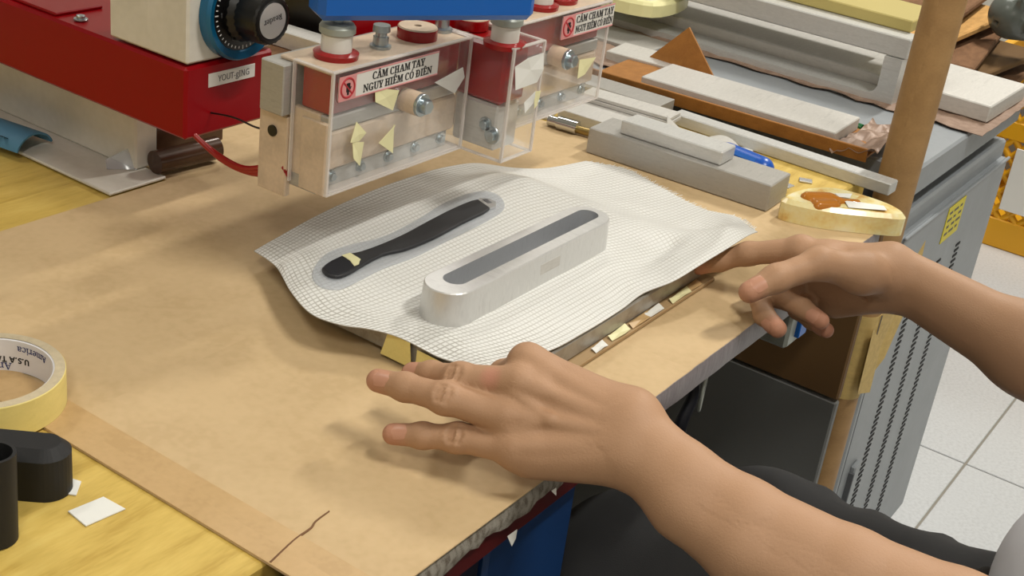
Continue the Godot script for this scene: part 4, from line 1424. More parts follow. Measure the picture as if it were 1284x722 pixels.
	b += [[(H as Callable).call(-0.02, -0.058, 0.091), (H as Callable).call(0.02, -0.058, 0.091), 0.006, 0.006, 0.006], [(H as Callable).call(-0.017, -0.068, 0.089), (H as Callable).call(0.017, -0.068, 0.089), 0.0065, 0.0065, 0.006], [(H as Callable).call(-0.024, -0.0628, 0.0975), (H as Callable).call(0.024, -0.0628, 0.0975), 0.0018, 0.0018, -0.003]]
	for s in [-1, 1]:
		b += [[(H as Callable).call(0.043 * s, -0.02, 0.064), (H as Callable).call(0.05 * s, -0.01, 0.05), 0.024, 0.022, 0.02], [(H as Callable).call(0.079 * s, 0.012, -0.008), (H as Callable).call(0.074 * s, -0.028, 0.004), 0.014, 0.009, 0.008]]
		b.append([(H as Callable).call(0.031 * s, 0.0, 0.099), (H as Callable).call(0.035 * s, 0.0, 0.097), 0.012, 0.012, -0.008])
	b.append([neck, (H as Callable).call(0, -0.03, -0.02), 0.05, 0.052, 0.03])
	hot = [[(H as Callable).call(0, -0.063, 0.1), 0.028, 0.9]]
	blob(st, b, 0.0045, skin_tint)
	var body := part(person, "body", st.commit(), M.skin)
	body.set_meta("label", "bare forearms and hands")
	for q in nails:
		nail(body, q[0][2], q[0][3], q[1], q[2], "short fingernail")
	nail(body, rth[3], rth[4], 0.0092, Vector3(-0.75, 0.55, 0.1), "thumbnail")
	nail(body, rmid[2], rmid[3], 0.0076, Vector3(-0.9, -0.1, -0.5), "short fingernail")
	nail(body, rrin[2], rrin[3], 0.0073, Vector3(-0.9, 0.4, 0.1), "short fingernail")
	nail(body, rpin[2], rpin[3], 0.0066, Vector3(-0.9, -0.2, 0.1), "short fingernail")
	for s in [-1, 1]:
		part(body, "eye", lathe([Vector2(0.00001, -0.011), Vector2(0.0078, -0.0078), Vector2(0.011, 0), Vector2(0.0078, 0.0078), Vector2(0.00001, 0.011)], 20), M.eye_white, (H as Callable).call(0.033 * s, -0.001, 0.083))
		var e := begin()
		add_lathe(e, [Vector2(0.00001, -0.001), Vector2(0.005, -0.001), Vector2(0.005, 0), Vector2(0.00001, 0.0008)], Basis(Quaternion(Vector3.UP, fd)), Vector3.ZERO, 16)
		part(body, "iris", e.commit(), M.hair, (H as Callable).call(0.033 * s, -0.003, 0.0938))
	st = begin()
	b = [[(H as Callable).call(0, 0.045, -0.03), (H as Callable).call(0, 0.062, 0.02), 0.084, 0.068, 0.02], [(H as Callable).call(0, 0.0, -0.06), (H as Callable).call(0, -0.02, -0.055), 0.06, 0.05, 0.02], [(H as Callable).call(-0.035, 0.085, 0.045), (H as Callable).call(0.035, 0.085, 0.045), 0.022, 0.022, 0.02]]
	blob(st, b, 0.006, plain_tint)
	part(person, "hair", st.commit(), M.hair)
	# trousers
	st = begin()
	b = []
	for i in 2:
		b += [[hips[i], hips[i].lerp(knees[i], 0.5), 0.105, 0.092, 0.03], [hips[i].lerp(knees[i], 0.5), knees[i], 0.092, 0.076, 0.03], [knees[i], knees[i] + Vector3(0, -0.02, 0.02), 0.078, 0.076, 0.03], [knees[i], feet[i] + Vector3(0, 0.02, 0), 0.074, 0.058, 0.03]]
	b += [[hips[0] + Vector3(0, 0.01, 0.02), hips[1] + Vector3(0, 0.01, 0.02), 0.125, 0.125, 0.04], [Vector3(0.90, 0.590, 0.0), Vector3(0.895, 0.612, -0.09), 0.06, 0.042, 0.03]]
	# folds over the lap
	var rng := RandomNumberGenerator.new()
	rng.seed = 3
	for k in 9:
		var i := k % 2
		var c: Vector3 = hips[i].lerp(knees[i], rng.randf_range(0.35, 0.9)) + Vector3(rng.randf_range(-0.02, 0.02), 0.078, 0)
		b.append([c + Vector3(-0.05, -0.018, rng.randf_range(-0.04, 0.04)), c + Vector3(0.05, -0.018, rng.randf_range(-0.04, 0.04)), 0.008, 0.006, 0.02])
	blob(st, b, 0.009, plain_tint)
	part(person, "trousers", st.commit(), M.trousers, Vector3.ZERO, Vector3.ZERO, "dark charcoal trousers")
	# shirt with short sleeves
	st = begin()
	b = [[Vector3(0.94, 0.98, 0.125), Vector3(0.935, 0.62, 0.125), 0.135, 0.142, 0.05], [lsh, rsh, 0.068, 0.068, 0.05], [lsh, le.lerp(lsh, 0.42), 0.068, 0.058, 0.03], [rsh, re.lerp(rsh, 0.42), 0.068, 0.058, 0.03], [Vector3(0.90, 0.665, 0.0), Vector3(1.0, 0.665, 0.02), 0.105, 0.105, 0.05]]
	blob(st, b, 0.010, plain_tint)
	part(person, "shirt", st.commit(), M.shirt, Vector3.ZERO, Vector3.ZERO, "white short sleeved shirt")
	for i in 2:
		st = begin()
		blob(st, [[feet[i] + Vector3(0, -0.04, 0.04), feet[i] + Vector3(0, -0.045, -0.14), 0.04, 0.036, 0.03], [feet[i] + Vector3(0, 0.0, 0.02), feet[i] + Vector3(0, -0.04, 0.02), 0.045, 0.04, 0.02]], 0.007, plain_tint)
		part(person, "shoe", st.commit(), M.black_rubber)
	# stool
	var s := thing("stool", "round dark work stool under the seated worker", "stool", Vector3(0.94, 0, 0.17))
	part(s, "seat", lathe([Vector2(0.00001, 0.33), Vector2(0.16, 0.33), Vector2(0.17, 0.34), Vector2(0.17, 0.355), Vector2(0.16, 0.365), Vector2(0.00001, 0.365)], 40), M.stool)
	for k in 4:
		var a := PI / 4 + PI / 2 * k
		part(s, "leg", tube([Vector3(cos(a) * 0.17, 0.0, sin(a) * 0.17), Vector3(cos(a) * 0.11, 0.331, sin(a) * 0.11)], 0.011, -1, 10), M.zinc)


# ---------------------------------------------------------------- things on the bench
func bar_z(called: String, label: String, category: String, m: Material, x: Array, y: Array, z: Array, turn := 0.0, ch := 0.0012, group := "") -> MeshInstance3D:
	# a straight bar that lies along z
	return solo(called, box(x[1] - x[0], y[1] - y[0], z[1] - z[0], ch), m, label, category, Vector3((x[0] + x[1]) / 2, (y[0] + y[1]) / 2, (z[0] + z[1]) / 2), Vector3(0, turn, 0), group)


func bench_clutter() -> void:
	var o := Vector3.ZERO
	# masking tape roll
	var t := thing("tape_roll", "roll of pale yellow masking tape lying at the left", "tape", Vector3(0.4385, 0.7503, -0.651))
	var ro := 0.0485
	var ri := 0.0405
	var hh := 0.0245
	part(t, "tape", lathe([Vector2(ri + 0.0015, 0.0), Vector2(ro - 0.0006, 0.0), Vector2(ro, 0.0006), Vector2(ro, hh - 0.0006), Vector2(ro - 0.0006, hh)], 80), M.masking)
	part(t, "tape_side", lathe([Vector2(ro - 0.0005, hh), Vector2(ri + 0.001, hh)], 80), M.roll_side)
	part(t, "core", lathe([Vector2(ri + 0.0012, hh - 0.0004), Vector2(ri, hh - 0.0008), Vector2(ri, 0.0002)], 80), M.core_paper, Vector3.ZERO, Vector3.ZERO, "printed white cardboard core")
	for w in [["U.S.A TAPE", 0.0045, 0.0092, 35.0, true, "print_dark"], ["America", 0.0052, 0.0165, 68.0, false, "print_blue"], ["America", 0.0052, 0.0040, 52.0, false, "print_blue"], ["U.S.A TAPE", 0.0045, 0.0205, 80.0, true, "print_dark"], ["America", 0.0048, 0.0180, 8.0, false, "print_blue"], ["U.S.A TAPE", 0.0045, 0.0070, 95.0, true, "print_dark"]]:
		# printed upside down on the inside of the core: bend flat lettering on to the wall
		var tm := lettering(w[0], w[1], w[4], not w[4], 0.0003)
		var arr := tm.get_mesh_arrays()
		var vs: PackedVector3Array = arr[Mesh.ARRAY_VERTEX]
		var ns: PackedVector3Array = arr[Mesh.ARRAY_NORMAL]
		for i in vs.size():
			var a := -deg_to_rad(w[3]) - vs[i].x / ri
			var r := ri - 0.0002 - vs[i].z
			vs[i] = Vector3(cos(a) * r, w[2] - vs[i].y, sin(a) * r)
			ns[i] = Vector3(-cos(a), 0, -sin(a))
		arr[Mesh.ARRAY_VERTEX] = vs
		arr[Mesh.ARRAY_NORMAL] = ns
		var am := ArrayMesh.new()
		am.add_surface_from_arrays(Mesh.PRIMITIVE_TRIANGLES, arr)
		part(t, "core_print", am, M[w[5]])
	# black rubber pieces at the lower left
	solo("rubber_block", prism(stadium(0, 0, 0.04, 0.0145, 16), 0.0, 0.033, 0.006), M.black_rubber, "black rubber block with a rounded end beside the tape roll", "rubber", Vector3(0.3925, 0.7487, -0.5725), Vector3(0, -54, 0))
	var st := begin()
	add_lathe(st, [Vector2(0.0125, 0), Vector2(0.0125, 0.055), Vector2(0.0105, 0.055), Vector2(0.0105, 0.0), Vector2(0.0125, 0.0)], Basis(Quaternion(Vector3.UP, Vector3(0.05, 1.0, -0.03).normalized())), Vector3.ZERO, 28)
	solo("rubber_tube", st.commit(), M.black_rubber, "open ended black rubber tube standing in front of the rounded rubber block", "tube", Vector3(0.3585, 0.7489, -0.5335), Vector3.ZERO)
	# white scraps on the yellow wood
	solo("white_patch", prism(PackedVector2Array([Vector2(-0.0115, -0.0105), Vector2(0.0115, -0.0075), Vector2(0.0125, 0.0105), Vector2(-0.0135, 0.0075)]), 0.0003, 0.0011, 0.0003), M.paper, "larger white scrap on the yellow wood beside the mat border", "scrap", Vector3(0.4125, 0.7485, -0.5145))
	solo("white_patch", prism(PackedVector2Array([Vector2(0.004, -0.0105), Vector2(0.0075, -0.0005), Vector2(-0.0035, 0.0085), Vector2(-0.0075, 0.0015)]), 0.0003, 0.0011, 0.0003), M.paper, "smaller white scrap next to the black rubber strip", "scrap", Vector3(0.4175, 0.7485, -0.5425))
	# blue half pipe by the press foot
	var prof := []
	for k in 15:
		var a := PI * (0.08 + 0.84 * k / 14.0)
		prof.append(Vector2(cos(a) * 0.022, sin(a) * 0.017))
	var hp := thing("rubber_sleeve", "blue curved rubber sleeve lying by the press foot", "sleeve", Vector3(0.722, 0.7528, -0.990), 8)
	part(hp, "sleeve", strip(prof, -0.10, 0.012, 0.0018, 4), M.blue_rubber)
	part(hp, "sleeve_print", move_mesh(lettering("MCW", 0.012, true), Transform3D(Basis(Vector3.UP, PI / 2) * Basis(Vector3.RIGHT, -1.0), Vector3(-0.0165, 0.0128, -0.022))), M.print_dark)

	# steel bars behind the cloth
	bar_z("steel_bar", "thick grey steel bar lying across the mat behind the cloth", "bar", M.steel, [1.1705, 1.2215], [0.7503, 0.7785], [-0.6520, -0.4430], 2.2, 0.0012)
	bar_z("steel_bar", "short thin steel bar resting on top of the thick one", "bar", M.aluminium, [1.1785, 1.2115], [0.7787, 0.7935], [-0.6200, -0.5030], 1.5, 0.0012)
	bar_z("aluminium_bar", "long square aluminium bar reaching past the cardboard tube", "bar", M.aluminium, [1.334, 1.3555], [0.7488, 0.7625], [-0.640, -0.372], -1.0, 0.0012)
	bar_z("flat_bar", "upper of two thin white flat bars stacked behind the steel bars", "bar", M.white_plate, [1.2885, 1.3185], [0.7665, 0.7705], [-0.735, -0.622], 5.0, 0.0005)
	bar_z("flat_bar", "lower of two thin white flat bars stacked behind the steel bars", "bar", M.white_plate, [1.2875, 1.3195], [0.7615, 0.7660], [-0.736, -0.621], 5.0, 0.0005)
	bar_z("metal_plate", "grey edged white plate under the stacked flat bars", "plate", M.white_plate, [1.238, 1.33], [0.7488, 0.7612], [-0.735, -0.640], 3.0, 0.0006)
	bar_z("metal_plate", "small white plate beside the chrome fitting", "plate", M.white_plate, [1.215, 1.275], [0.7488, 0.7520], [-0.80, -0.742], 12.0, 0.0005)
	bar_z("metal_plate", "long grey plate lying behind the flat bars", "plate", M.steel, [1.335, 1.375], [0.7488, 0.7640], [-0.93, -0.66], 2.0, 0.0006)
	t = thing("pipe_fitting", "small chrome and brass pipe fitting by the end of the steel bar", "fitting", Vector3(1.207, 0.7565, -0.70), 96)
	part(t, "nut", tube([Vector3(-0.012, 0, 0), Vector3(0.012, 0, 0)], 0.0085, -1, 6), M.chrome)
	part(t, "stem", tube([Vector3(-0.04, -0.001, 0), Vector3(-0.012, -0.001, 0)], 0.0045, -1, 14), M.brass)
	part(t, "sleeve", tube([Vector3(0.011, 0, 0), Vector3(0.024, 0, 0)], 0.006, -1, 14), M.chrome)
	# paper curls
	prof = []
	for k in 21:
		var a := PI * 1.15 * k / 20.0
		prof.append(Vector2(-cos(a) * 0.014 + 0.03 * k / 20.0, sin(a) * 0.014))
	solo("paper_curl", strip(prof, -0.02, 0.02, 0.0005, 3), M.paper_dull, "curled white paper strip behind the blue handle", "paper", Vector3(1.287, 0.7505, -0.548), Vector3(0, 75, 0))
	prof = []
	for k in 15:
		prof.append(Vector2(0.05 * k / 14.0, 0.022 * pow(1.0 - k / 14.0, 2.0)))
	solo("paper_curl", strip(prof, -0.014, 0.014, 0.0005, 3), M.paper_dull, "white paper strip turned up behind the flat bars", "paper", Vector3(1.280, 0.7505, -0.618), Vector3(0, -62, 0))
	solo("paper_curl", strip([Vector2(0, 0), Vector2(0.001, 0.008), Vector2(0.002, 0.017), Vector2(0.0005, 0.024)], -0.005, 0.005, 0.0006, 2), M.paper, "narrow white paper tab standing beside the short steel bar", "paper", Vector3(1.235, 0.7505, -0.5525), Vector3(0, 60, 0))
	solo("paper_sheet", box(0.09, 0.0012, 0.12, 0.0003), M.paper, "flat white sheet under the paper curls", "paper", Vector3(1.275, 0.7496, -0.575), Vector3(0, 20, 0))
	t = thing("cutter", "bright blue plastic cutter handle lying behind the steel bars", "cutter", Vector3(1.2495, 0.7640, -0.503), -8)
	st = begin()
	blob(st, [[Vector3(0, 0.001, -0.026), Vector3(0, 0, 0.018), 0.0138, 0.0142, 0.006]], 0.0022, plain_tint)
	part(t, "handle", st.commit(), M.blue_handle)
	part(t, "grip_strip", box(0.006, 0.002, 0.04, 0.0006), M.blue_plastic, Vector3(-0.0095, 0.0105, -0.005), Vector3(0, 0, 40))
	part(t, "blade", box(0.012, 0.0015, 0.03, 0.0003), M.silver, Vector3(0.001, -0.006, 0.042))
	solo("metal_chip", box(0.010, 0.0022, 0.014, 0.0006), M.silver, "tiny silver chip on the yellow wood", "chip", Vector3(1.296, 0.7498, -0.452), Vector3(0, 25, 0))
	# lump of tape and resin on the bench corner
	t = thing("resin_block", "tape wrapped block with amber resin on the bench corner", "block", Vector3(1.2, 0.7503, -0.375), 0)
	st = begin()
	var rp := PackedVector2Array([Vector2(-0.030, -0.052), Vector2(-0.004, -0.054), Vector2(0.026, -0.044), Vector2(0.048, -0.022), Vector2(0.052, 0.020), Vector2(0.044, 0.044), Vector2(0.030, 0.052), Vector2(0.010, 0.030), Vector2(-0.012, 0.0), Vector2(-0.026, -0.026)])
	var loop: PackedVector2Array = smooth_loop(Array(rp), 4)
	part(t, "block", prism(loop, 0.0, 0.022, 0.004), M.resin)
	st = begin()
	blob(st, [[Vector3(-0.008, 0.0205, -0.035), Vector3(0.006, 0.0205, -0.018), 0.0075, 0.0085, 0.01], [Vector3(-0.016, 0.0195, -0.02), Vector3(-0.004, 0.0198, -0.008), 0.0065, 0.0065, 0.01], [Vector3(0.012, 0.0205, -0.006), Vector3(0.022, 0.0205, 0.005), 0.0045, 0.005, 0.01]], 0.0025, plain_tint)
	part(t, "resin_drip", st.commit(), M.amber, Vector3.ZERO, Vector3.ZERO, "glossy amber resin")
	scrap(t, "tape_piece", [Vector3(0.0, 0.0225, 0.005), Vector3(0.012, 0.0225, -0.005), Vector3(0.035, 0.0225, 0.028), Vector3(0.022, 0.0225, 0.036)], M.paper, Vector3.UP)
	scrap(t, "tape_piece", [Vector3(0.025, 0.0225, -0.02), Vector3(0.036, 0.0225, -0.006), Vector3(0.026, 0.0225, -0.004), Vector3(0.016, 0.0225, -0.012)], M.paper, Vector3.UP)
	# ties and a small socket below the front edge
	var ring := []
	for k in 17:
		ring.append(Vector3(cos(TAU * k / 16) * 0.016, sin(TAU * k / 16) * 0.024, 0))
	solo("cable_tie", tube(ring, 0.0013, -1, 6), M.grey_cap, "grey plastic loop hanging under the taped edge", "tie", Vector3(0.897, 0.702, -0.357), Vector3(0, 20, 8))
	solo("hook_strap", tube(curve([Vector3(0.876, 0.728, -0.362), Vector3(0.880, 0.70, -0.358), Vector3(0.872, 0.675, -0.36), Vector3(0.878, 0.645, -0.362), Vector3(0.872, 0.60, -0.366)], 5), 0.0045, 0.007, 8), M.navy_patch, "dark strap hanging beside the grey loop", "strap")
	t = thing("socket_box", "small white box with a blue switch under the bench edge", "socket", Vector3(1.10, 0.6845, -0.372))
	part(t, "body", box(0.05, 0.036, 0.03, 0.003), M.grey_cap)
	part(t, "switch", box(0.018, 0.02, 0.006, 0.001), M.blue_plastic, Vector3(0, 0, 0.0165))


func cabinet() -> void:
	# cardboard tube
	var t := thing("cardboard_tube", "tall brown cardboard tube standing between bench and cabinet", "tube", Vector3(1.40, 0, -0.386))
	part(t, "tube", lathe([Vector2(0.0185, 0), Vector2(0.0218, 0), Vector2(0.0218, 1.15), Vector2(0.0185, 1.15), Vector2(0.0185, 0)], 40), M.tube_card)
	part(t, "tape_band", lathe([Vector2(0.0219, 0.475), Vector2(0.0224, 0.475), Vector2(0.0224, 0.585), Vector2(0.0219, 0.585)], 40), M.masking_old, Vector3.ZERO, Vector3.ZERO, "yellowed tape wound round the tube")
	scrap(t, "tape_flag", [Vector3(0.0, 0.585, 0.0228), Vector3(0.075, 0.66, 0.028), Vector3(0.070, 0.60, 0.034), Vector3(0.03, 0.52, 0.030), Vector3(0.0, 0.49, 0.0228)], M.masking_old, Vector3.BACK, "loose end of the yellowed tape")
	scrap(t, "tape_flag", [Vector3(-0.02, 0.575, 0.023), Vector3(0.015, 0.545, 0.026), Vector3(0.012, 0.48, 0.030), Vector3(-0.022, 0.49, 0.024)], M.masking_old, Vector3.BACK, "loose end of the yellowed tape")
	# the steel cabinet
	t = thing("cabinet", "grey steel cabinet with rows of vent slits beside the bench", "cabinet", Vector3(1.68, 0, -0.9))
	var o := t.position
	var zf := -0.385
	part(t, "body", box(0.445, 0.64, 1.05, 0.003), M.cabinet, Vector3(1.6775, 0.36, zf - 0.003 - 0.525) - o)
	part(t, "plinth", box(0.42, 0.042, 1.0, 0.002), M.cabinet_dark, Vector3(1.6775, 0.0205, zf - 0.55) - o)
	part(t, "gap", box(0.437, 0.03, 1.03, 0.001), M.cabinet_dark, Vector3(1.6775, 0.693, zf - 0.535) - o)
	part(t, "top", box(0.452, 0.038, 1.08, 0.003), M.cabinet, Vector3(1.6775, 0.726, zf - 0.537) - o)
	var d := part(t, "door", box(0.43, 0.60, 0.012, 0.003), M.cabinet, Vector3(1.684, 0.355, zf) - o, Vector3.ZERO, "vented steel door")
	var dp := Vector3(1.684, 0.355, zf)
	part(d, "door_ledge", box(0.43, 0.004, 0.004, 0.001), M.cabinet, Vector3(1.684, 0.655, zf + 0.007) - dp)
	part(d, "door_seam", box(0.003, 0.58, 0.002, 0.0005), M.cabinet_dark, Vector3(1.481, 0.345, zf + 0.0055) - dp)
	var hd := part(d, "door_handle", box(0.022, 0.07, 0.008, 0.002), M.cabinet, Vector3(1.525, 0.28, zf + 0.009) - dp)
	hd.set_meta("label", "small flush handle")
	part(d, "handle_gap", box(0.004, 0.055, 0.0086, 0.0005), M.cabinet_dark, Vector3(1.513, 0.278, zf + 0.0092) - dp)
	var sm := box(0.0185, 0.0038, 0.0016, 0.0004)
	for c in 3:
		for r in 56:
			part(d, "vent_slit", sm, M.slit, Vector3(1.580 + 0.0825 * c - 0.0002 * r, 0.566 - 0.0083 * r, zf + 0.0062) - dp, Vector3(0, 0, -1.5))
	var lb := part(d, "warning_label", box(0.07, 0.05, 0.001, 0.0003), M.label_yellow, Vector3(1.677, 0.6215, zf + 0.0066) - dp, Vector3.ZERO, "yellow sticker with dark print")
	for k in 4:
		for q in 3:
			part(d, "label_mark", box([0.012, 0.018, 0.009][(k + q) % 3], 0.0035, 0.0004, 0.0001), M.print_grey, lb.position + Vector3(-0.022 + 0.021 * q, 0.016 - 0.010 * k, 0.0006))


func cabinet_stock() -> void:
	var t: Node3D
	# cardboard tray with its aluminium block
	t = thing("card_tray", "orange brown cardboard tray holding a white aluminium block", "tray", Vector3(1.45, 0.7505, -0.6))
	part(t, "base", box(0.12, 0.003, 0.36, 0.0006), M.tray_card, Vector3(0.006, 0.0045, -0.012), Vector3(0, 3, 0))
	part(t, "front_lip", box(0.003, 0.017, 0.37, 0.0006), M.tray_card, Vector3(-0.055, 0.0095, -0.012), Vector3(0, 3, 12))
	var flap := begin()
	add_prism(flap, PackedVector2Array([Vector2(-0.05, 0), Vector2(0.05, 0), Vector2(-0.005, -0.052)]), 0, 0.003, 0.0005)
	part(t, "flap", flap.commit(), M.tray_card, Vector3(0.074, 0.008, -0.128), Vector3(78, -93, 0), "triangular flap standing up")
	var st := begin()
	var wr := noise(40.0, 4, 3)
	var g := []
	for i in 14:
		var row := []
		for j in 12:
			var x := -0.05 + 0.13 * j / 11.0
			var z := 0.13 + 0.055 * i / 13.0
			row.append(Vector3(x, 0.010 + 0.012 * wr.get_noise_2d(x, z) + 0.010 * smoothstep(0.4, 1.0, i / 13.0), z))
		g.append(row)
	add_sheet(st, g, 0.0006)
	part(t, "foil_end", st.commit(), M.foil, Vector3.ZERO, Vector3.ZERO, "crumpled brown foil at the near end")
	bar_z("aluminium_block", "broad white aluminium block lying in the cardboard tray", "block", M.white_plate, [1.405, 1.490], [0.7567, 0.7725], [-0.722, -0.472], 2.5, 0.0012)
	# pen
	t = thing("pen", "green capped pen lying behind the white block", "pen", Vector3(1.515, 0.7525, -0.500))
	part(t, "barrel", tube([Vector3(0.01, 0.0025, -0.07), Vector3(-0.002, 0.0035, -0.005)], 0.0028, 0.004, 12), M.white_ceramic)
	part(t, "cap", tube([Vector3(-0.002, 0.0035, -0.008), Vector3(-0.008, 0.004, 0.028)], 0.0048, -1, 14), M.green)
	# U frame of thick aluminium with a rounded inner corner
	t = thing("aluminium_channel", "thick aluminium frame with a rounded inner corner on the cabinet", "frame", Vector3(1.68, 0.7455, -0.7))
	var poly := PackedVector2Array([Vector2(-0.30, 0.0), Vector2(0.21, 0.0), Vector2(0.21, 0.0635), Vector2(0.186, 0.0635)])
	for k in 9:
		var a := PI / 2 * k / 8.0
		poly.append(Vector2(0.172 + cos(a) * 0.014, 0.026 - sin(a) * 0.014))
	poly.append(Vector2(-0.30, 0.012))
	st = begin()
	add_prism(st, poly, -0.022, 0.022, 0.001)
	# the outline is drawn in (z, height); turn it up
	var mesh := st.commit()
	part(t, "frame", move_mesh(mesh, Transform3D(Basis(Vector3(0, 0, 1), Vector3(1, 0, 0), Vector3(0, 1, 0)), Vector3.ZERO)), M.aluminium)
	bar_z("aluminium_bar", "big aluminium bar bridging the top of the frame", "bar", M.aluminium, [1.662, 1.70], [0.8095, 0.836], [-1.05, -0.487], 0, 0.0015)
	bar_z("wood_plank", "yellow wooden plank on top of the big aluminium bar", "plank", M.plank_yellow, [1.695, 1.80], [0.8365, 0.852], [-1.05, -0.50], 0, 0.0015)
	bar_z("wood_plank", "pale plank that carries the yellow one", "plank", M.white_plate, [1.703, 1.80], [0.8, 0.8360], [-1.05, -0.56], 0, 0.0015)
	bar_z("metal_plate", "long white plate running under the frame to the cabinet end", "plate", M.white_plate, [1.706, 1.865], [0.7495, 0.7715], [-0.95, -0.376], -1.0, 0.0015)
	solo("brown_paper", sheet(wavy(Vector3(1.645, 0.7470, -0.80), Vector3(0.27, 0, 0), Vector3(0, 0, 0.435), 0.0028), 0.0008), M.foil, "crumpled brown paper under the long white plate", "paper")
	bar_z("metal_plate", "dark grey strip beyond the frame on the cabinet", "plate", M.steel, [1.56, 1.63], [0.7455, 0.7545], [-1.0, -0.80], 0, 0.001)
	bar_z("metal_plate", "short plate on brown paper left of the cardboard flap", "plate", M.white_plate, [1.50, 1.56], [0.7455, 0.760], [-0.83, -0.735], 6, 0.001)
	solo("brown_paper", sheet(wavy(Vector3(1.47, 0.747, -1.0), Vector3(0.2, 0, 0), Vector3(0, 0, 0.20), 0.004), 0.0008), M.foil, "crumpled brown paper behind the far press head", "paper")
	# yellow rimmed lid on top of the stock
	t = thing("plastic_dish", "pale yellow plastic dish lying on the stacked plates", "dish", Vector3(1.672, 0.785, -0.885), 4)
	part(t, "dish", prism(smooth_loop([Vector2(-0.06, -0.05), Vector2(0.06, -0.05), Vector2(0.06, 0.05), Vector2(-0.06, 0.05)], 6), 0.0, 0.02, 0.004), M.lid_yellow)
	part(t, "inner_face", prism(smooth_loop([Vector2(-0.05, -0.04), Vector2(0.05, -0.04), Vector2(0.05, 0.04), Vector2(-0.05, 0.04)], 6), 0.019, 0.0215, 0.001), M.lid_white)


func wavy(at: Vector3, u: Vector3, v: Vector3, amp: float) -> Array:
	var n := noise(22.0, int(at.x * 1000), 3)
	var g := []
	for i in 22:
		var row := []
		for j in 18:
			var p := at + u * (j / 17.0) + v * (i / 21.0)
			var e := noise(6.0, 3, 2)
			p += u.normalized() * 0.008 * e.get_noise_1d(i * 0.1) * (1.0 if j == 0 or j == 17 else 0.0)
			p.y += amp * (0.5 + n.get_noise_2d(p.x, p.z))
			row.append(p)
		g.append(row)
	return g


# ---------------------------------------------------------------- beyond
func crumple() -> Array:
	var rng := RandomNumberGenerator.new()
	rng.seed = 12
	var out := []
	for k in 26:
		var d := Vector3(rng.randf_range(-1, 1), rng.randf_range(-0.3, 1), rng.randf_range(-1, 1)).normalized()
		var c := Vector3(0.02, 0.005, 0.07) + d * Vector3(0.052, 0.045, 0.09)
		var e := c + Vector3(rng.randf_range(-1, 1), rng.randf_range(-1, 1), rng.randf_range(-1, 1)) * 0.035
		out.append([c, e, 0.006, 0.003, 0.010 if k % 2 == 0 else -0.008])
	return out


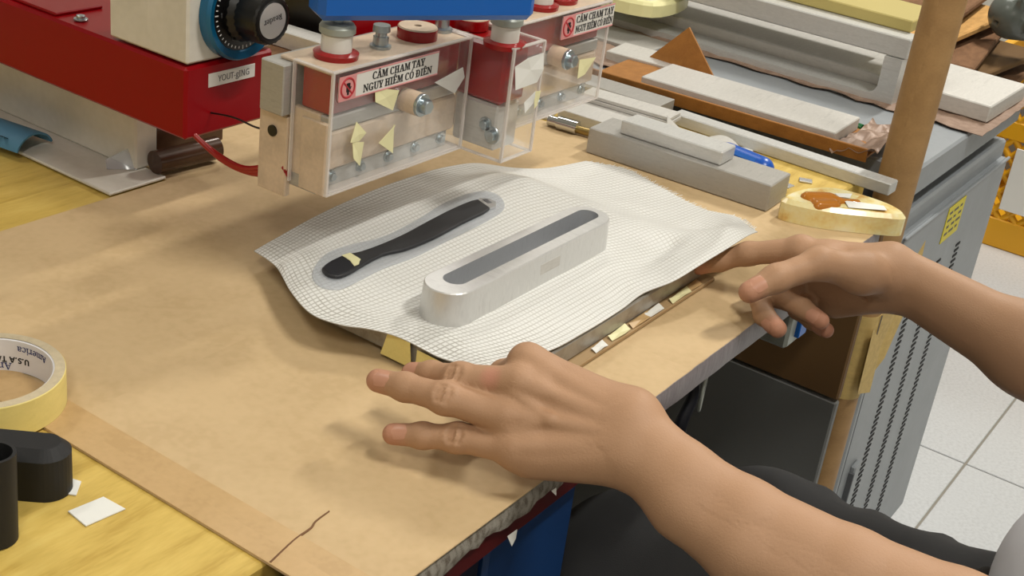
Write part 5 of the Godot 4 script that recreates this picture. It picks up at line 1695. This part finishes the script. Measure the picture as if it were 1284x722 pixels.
func background() -> void:
	# yellow crate with a lattice wall
	var t := thing("plastic_crate", "yellow plastic crate with diamond lattice walls on the floor", "crate", Vector3(3.5, 0, -0.53))
	var w := 0.46
	var h := 0.48
	var dp := 0.4
	for s in [-1, 1]:
		part(t, "rim", box(0.022, 0.05, w, 0.003), M.crate, Vector3(s * dp / 2, h - 0.025, 0))
		part(t, "rim", box(dp, 0.05, 0.022, 0.003), M.crate, Vector3(0, h - 0.025, s * w / 2))
		part(t, "base_rail", box(0.022, 0.075, w, 0.003), M.crate, Vector3(s * dp / 2, 0.0375, 0))
		part(t, "base_rail", box(dp, 0.075, 0.022, 0.003), M.crate, Vector3(0, 0.0375, s * w / 2))
		for q in [-1, 1]:
			part(t, "corner_post", box(0.03, h, 0.03, 0.003), M.crate, Vector3(s * dp / 2, h / 2, q * w / 2))
	part(t, "middle_rail", box(0.018, 0.045, w, 0.002), M.crate, Vector3(-dp / 2, 0.30, 0))
	part(t, "floor_panel", box(dp, 0.01, w, 0.002), M.crate, Vector3(0, 0.03, 0))
	var bars := []
	for k in range(-5, 12):
		for s in [-1, 1]:
			bars.append([k, s])
	for b in bars:
		# diagonal bars between the rails, cut to the panel
		var za: float = -w / 2 + b[0] * 0.042
		var y0 := 0.07
		var y1 := 0.435
		var len_z := (y1 - y0) * 0.9
		var a := Vector3(-dp / 2, y0, za)
		var c := Vector3(-dp / 2, y1, za + len_z)
		if b[1] < 0:
			a.z = -a.z
			c.z = -c.z
		var lo := -w / 2
		var p := a
		var q := c
		if p.z < lo:
			p = a.lerp(c, (lo - a.z) / (c.z - a.z)) if c.z > lo else a
		if q.z > -lo:
			q = a.lerp(c, (-lo - a.z) / (c.z - a.z)) if a.z < -lo else c
		if p.z > -lo:
			p = a.lerp(c, (-lo - a.z) / (c.z - a.z)) if c.z < -lo else a
		if q.z < lo:
			q = a.lerp(c, (lo - a.z) / (c.z - a.z)) if a.z > lo else c
		if minf(p.z, q.z) < lo - 0.01 or maxf(p.z, q.z) > -lo + 0.01 or p.distance_to(q) < 0.03:
			continue
		part(t, "lattice_bar", tube([p, q], 0.0085, -1, 6), M.crate)
	for k in 3:
		part(t, "back_panel", box(0.006, 0.36, w - 0.03, 0.001), M.dark_board, Vector3(dp / 2 - 0.02 * k - 0.02, 0.25, 0))
	solo("hanging_sheet", box(0.003, 0.16, 0.13, 0.001), M.paper, "white sheet hanging on the front of the yellow crate", "sheet", Vector3(3.276, 0.186, -0.575))
	# flattened boxes on a carton
	t = thing("carton", "brown carton standing behind the steel cabinet", "carton", Vector3(2.75, 0, -0.98))
	part(t, "body", box(0.62, 0.50, 0.62, 0.003), M.card_dark, Vector3(0, 0.2505, 0))
	part(t, "lid_flap", box(0.30, 0.004, 0.62, 0.001), M.card_dark, Vector3(-0.155, 0.503, 0))
	part(t, "lid_flap", box(0.30, 0.004, 0.62, 0.001), M.card_dark, Vector3(0.155, 0.503, 0))
	var words := ["lowest flattened cardboard box on the carton", "second flattened cardboard box from the bottom of the pile", "third flattened cardboard box from the bottom of the pile", "fourth flattened cardboard box from the bottom of the pile", "topmost flattened cardboard box of the pile"]
	for k in 5:
		solo("flattened_box", box(0.60 - 0.05 * k, 0.014, 0.76 - 0.02 * k, 0.003), [M.card_dark, M.brown_board, M.card_dark, M.card, M.card_dark][k], words[k], "cardboard", Vector3(2.74 + 0.03 * k, 0.523 + 0.031 * k, -0.97 - 0.025 * k), Vector3(0, [3, -6, 8, -3, 5][k], [0, 1.0, 0, 1.0, 0][k]), "flattened boxes piled on the carton")
	var st := begin()
	blob(st, [[Vector3(0, 0, 0.02), Vector3(0.05, 0.0, 0.12), 0.05, 0.045, 0.03], [Vector3(0.02, 0.03, 0.05), Vector3(0, 0.04, 0.12), 0.03, 0.035, 0.02], [Vector3(-0.03, 0.0, 0.09), Vector3(-0.03, 0.02, 0.15), 0.03, 0.03, 0.02]] + crumple(), 0.006, plain_tint)
	solo("plastic_bag", st.commit(), M.bag, "grey plastic bag lying on the flattened boxes", "bag", Vector3(2.84, 0.66, -0.66))
	# stock behind the press on the bench
	t = thing("parts_bin", "open black plastic bin behind the press", "bin", Vector3(1.235, 0.7487, -1.10), 4)
	part(t, "floor_panel", box(0.10, 0.004, 0.2, 0.001), M.black_plastic, Vector3(0, 0.002, 0))
	for s in [-1, 1]:
		part(t, "side", box(0.10, 0.07, 0.004, 0.001), M.black_plastic, Vector3(0, 0.035, 0.1 * s))
		part(t, "side", box(0.004, 0.07, 0.2, 0.001), M.black_plastic, Vector3(0.05 * s, 0.035, 0))
	bar_z("white_block", "pinkish white block lying in front of the black bin", "block", M.white_plate, [1.135, 1.165], [0.762, 0.782], [-1.12, -0.93], 4, 0.001)
	bar_z("wood_offcut", "brown wooden offcut beneath the pinkish white block", "offcut", M.card_dark, [1.10, 1.18], [0.7488, 0.7615], [-1.16, -0.95], 8, 0.001)
	bar_z("metal_plate", "white plate standing behind the black bin", "plate", M.white_plate, [1.30, 1.31], [0.7488, 0.86], [-1.25, -0.95], 0, 0.001)
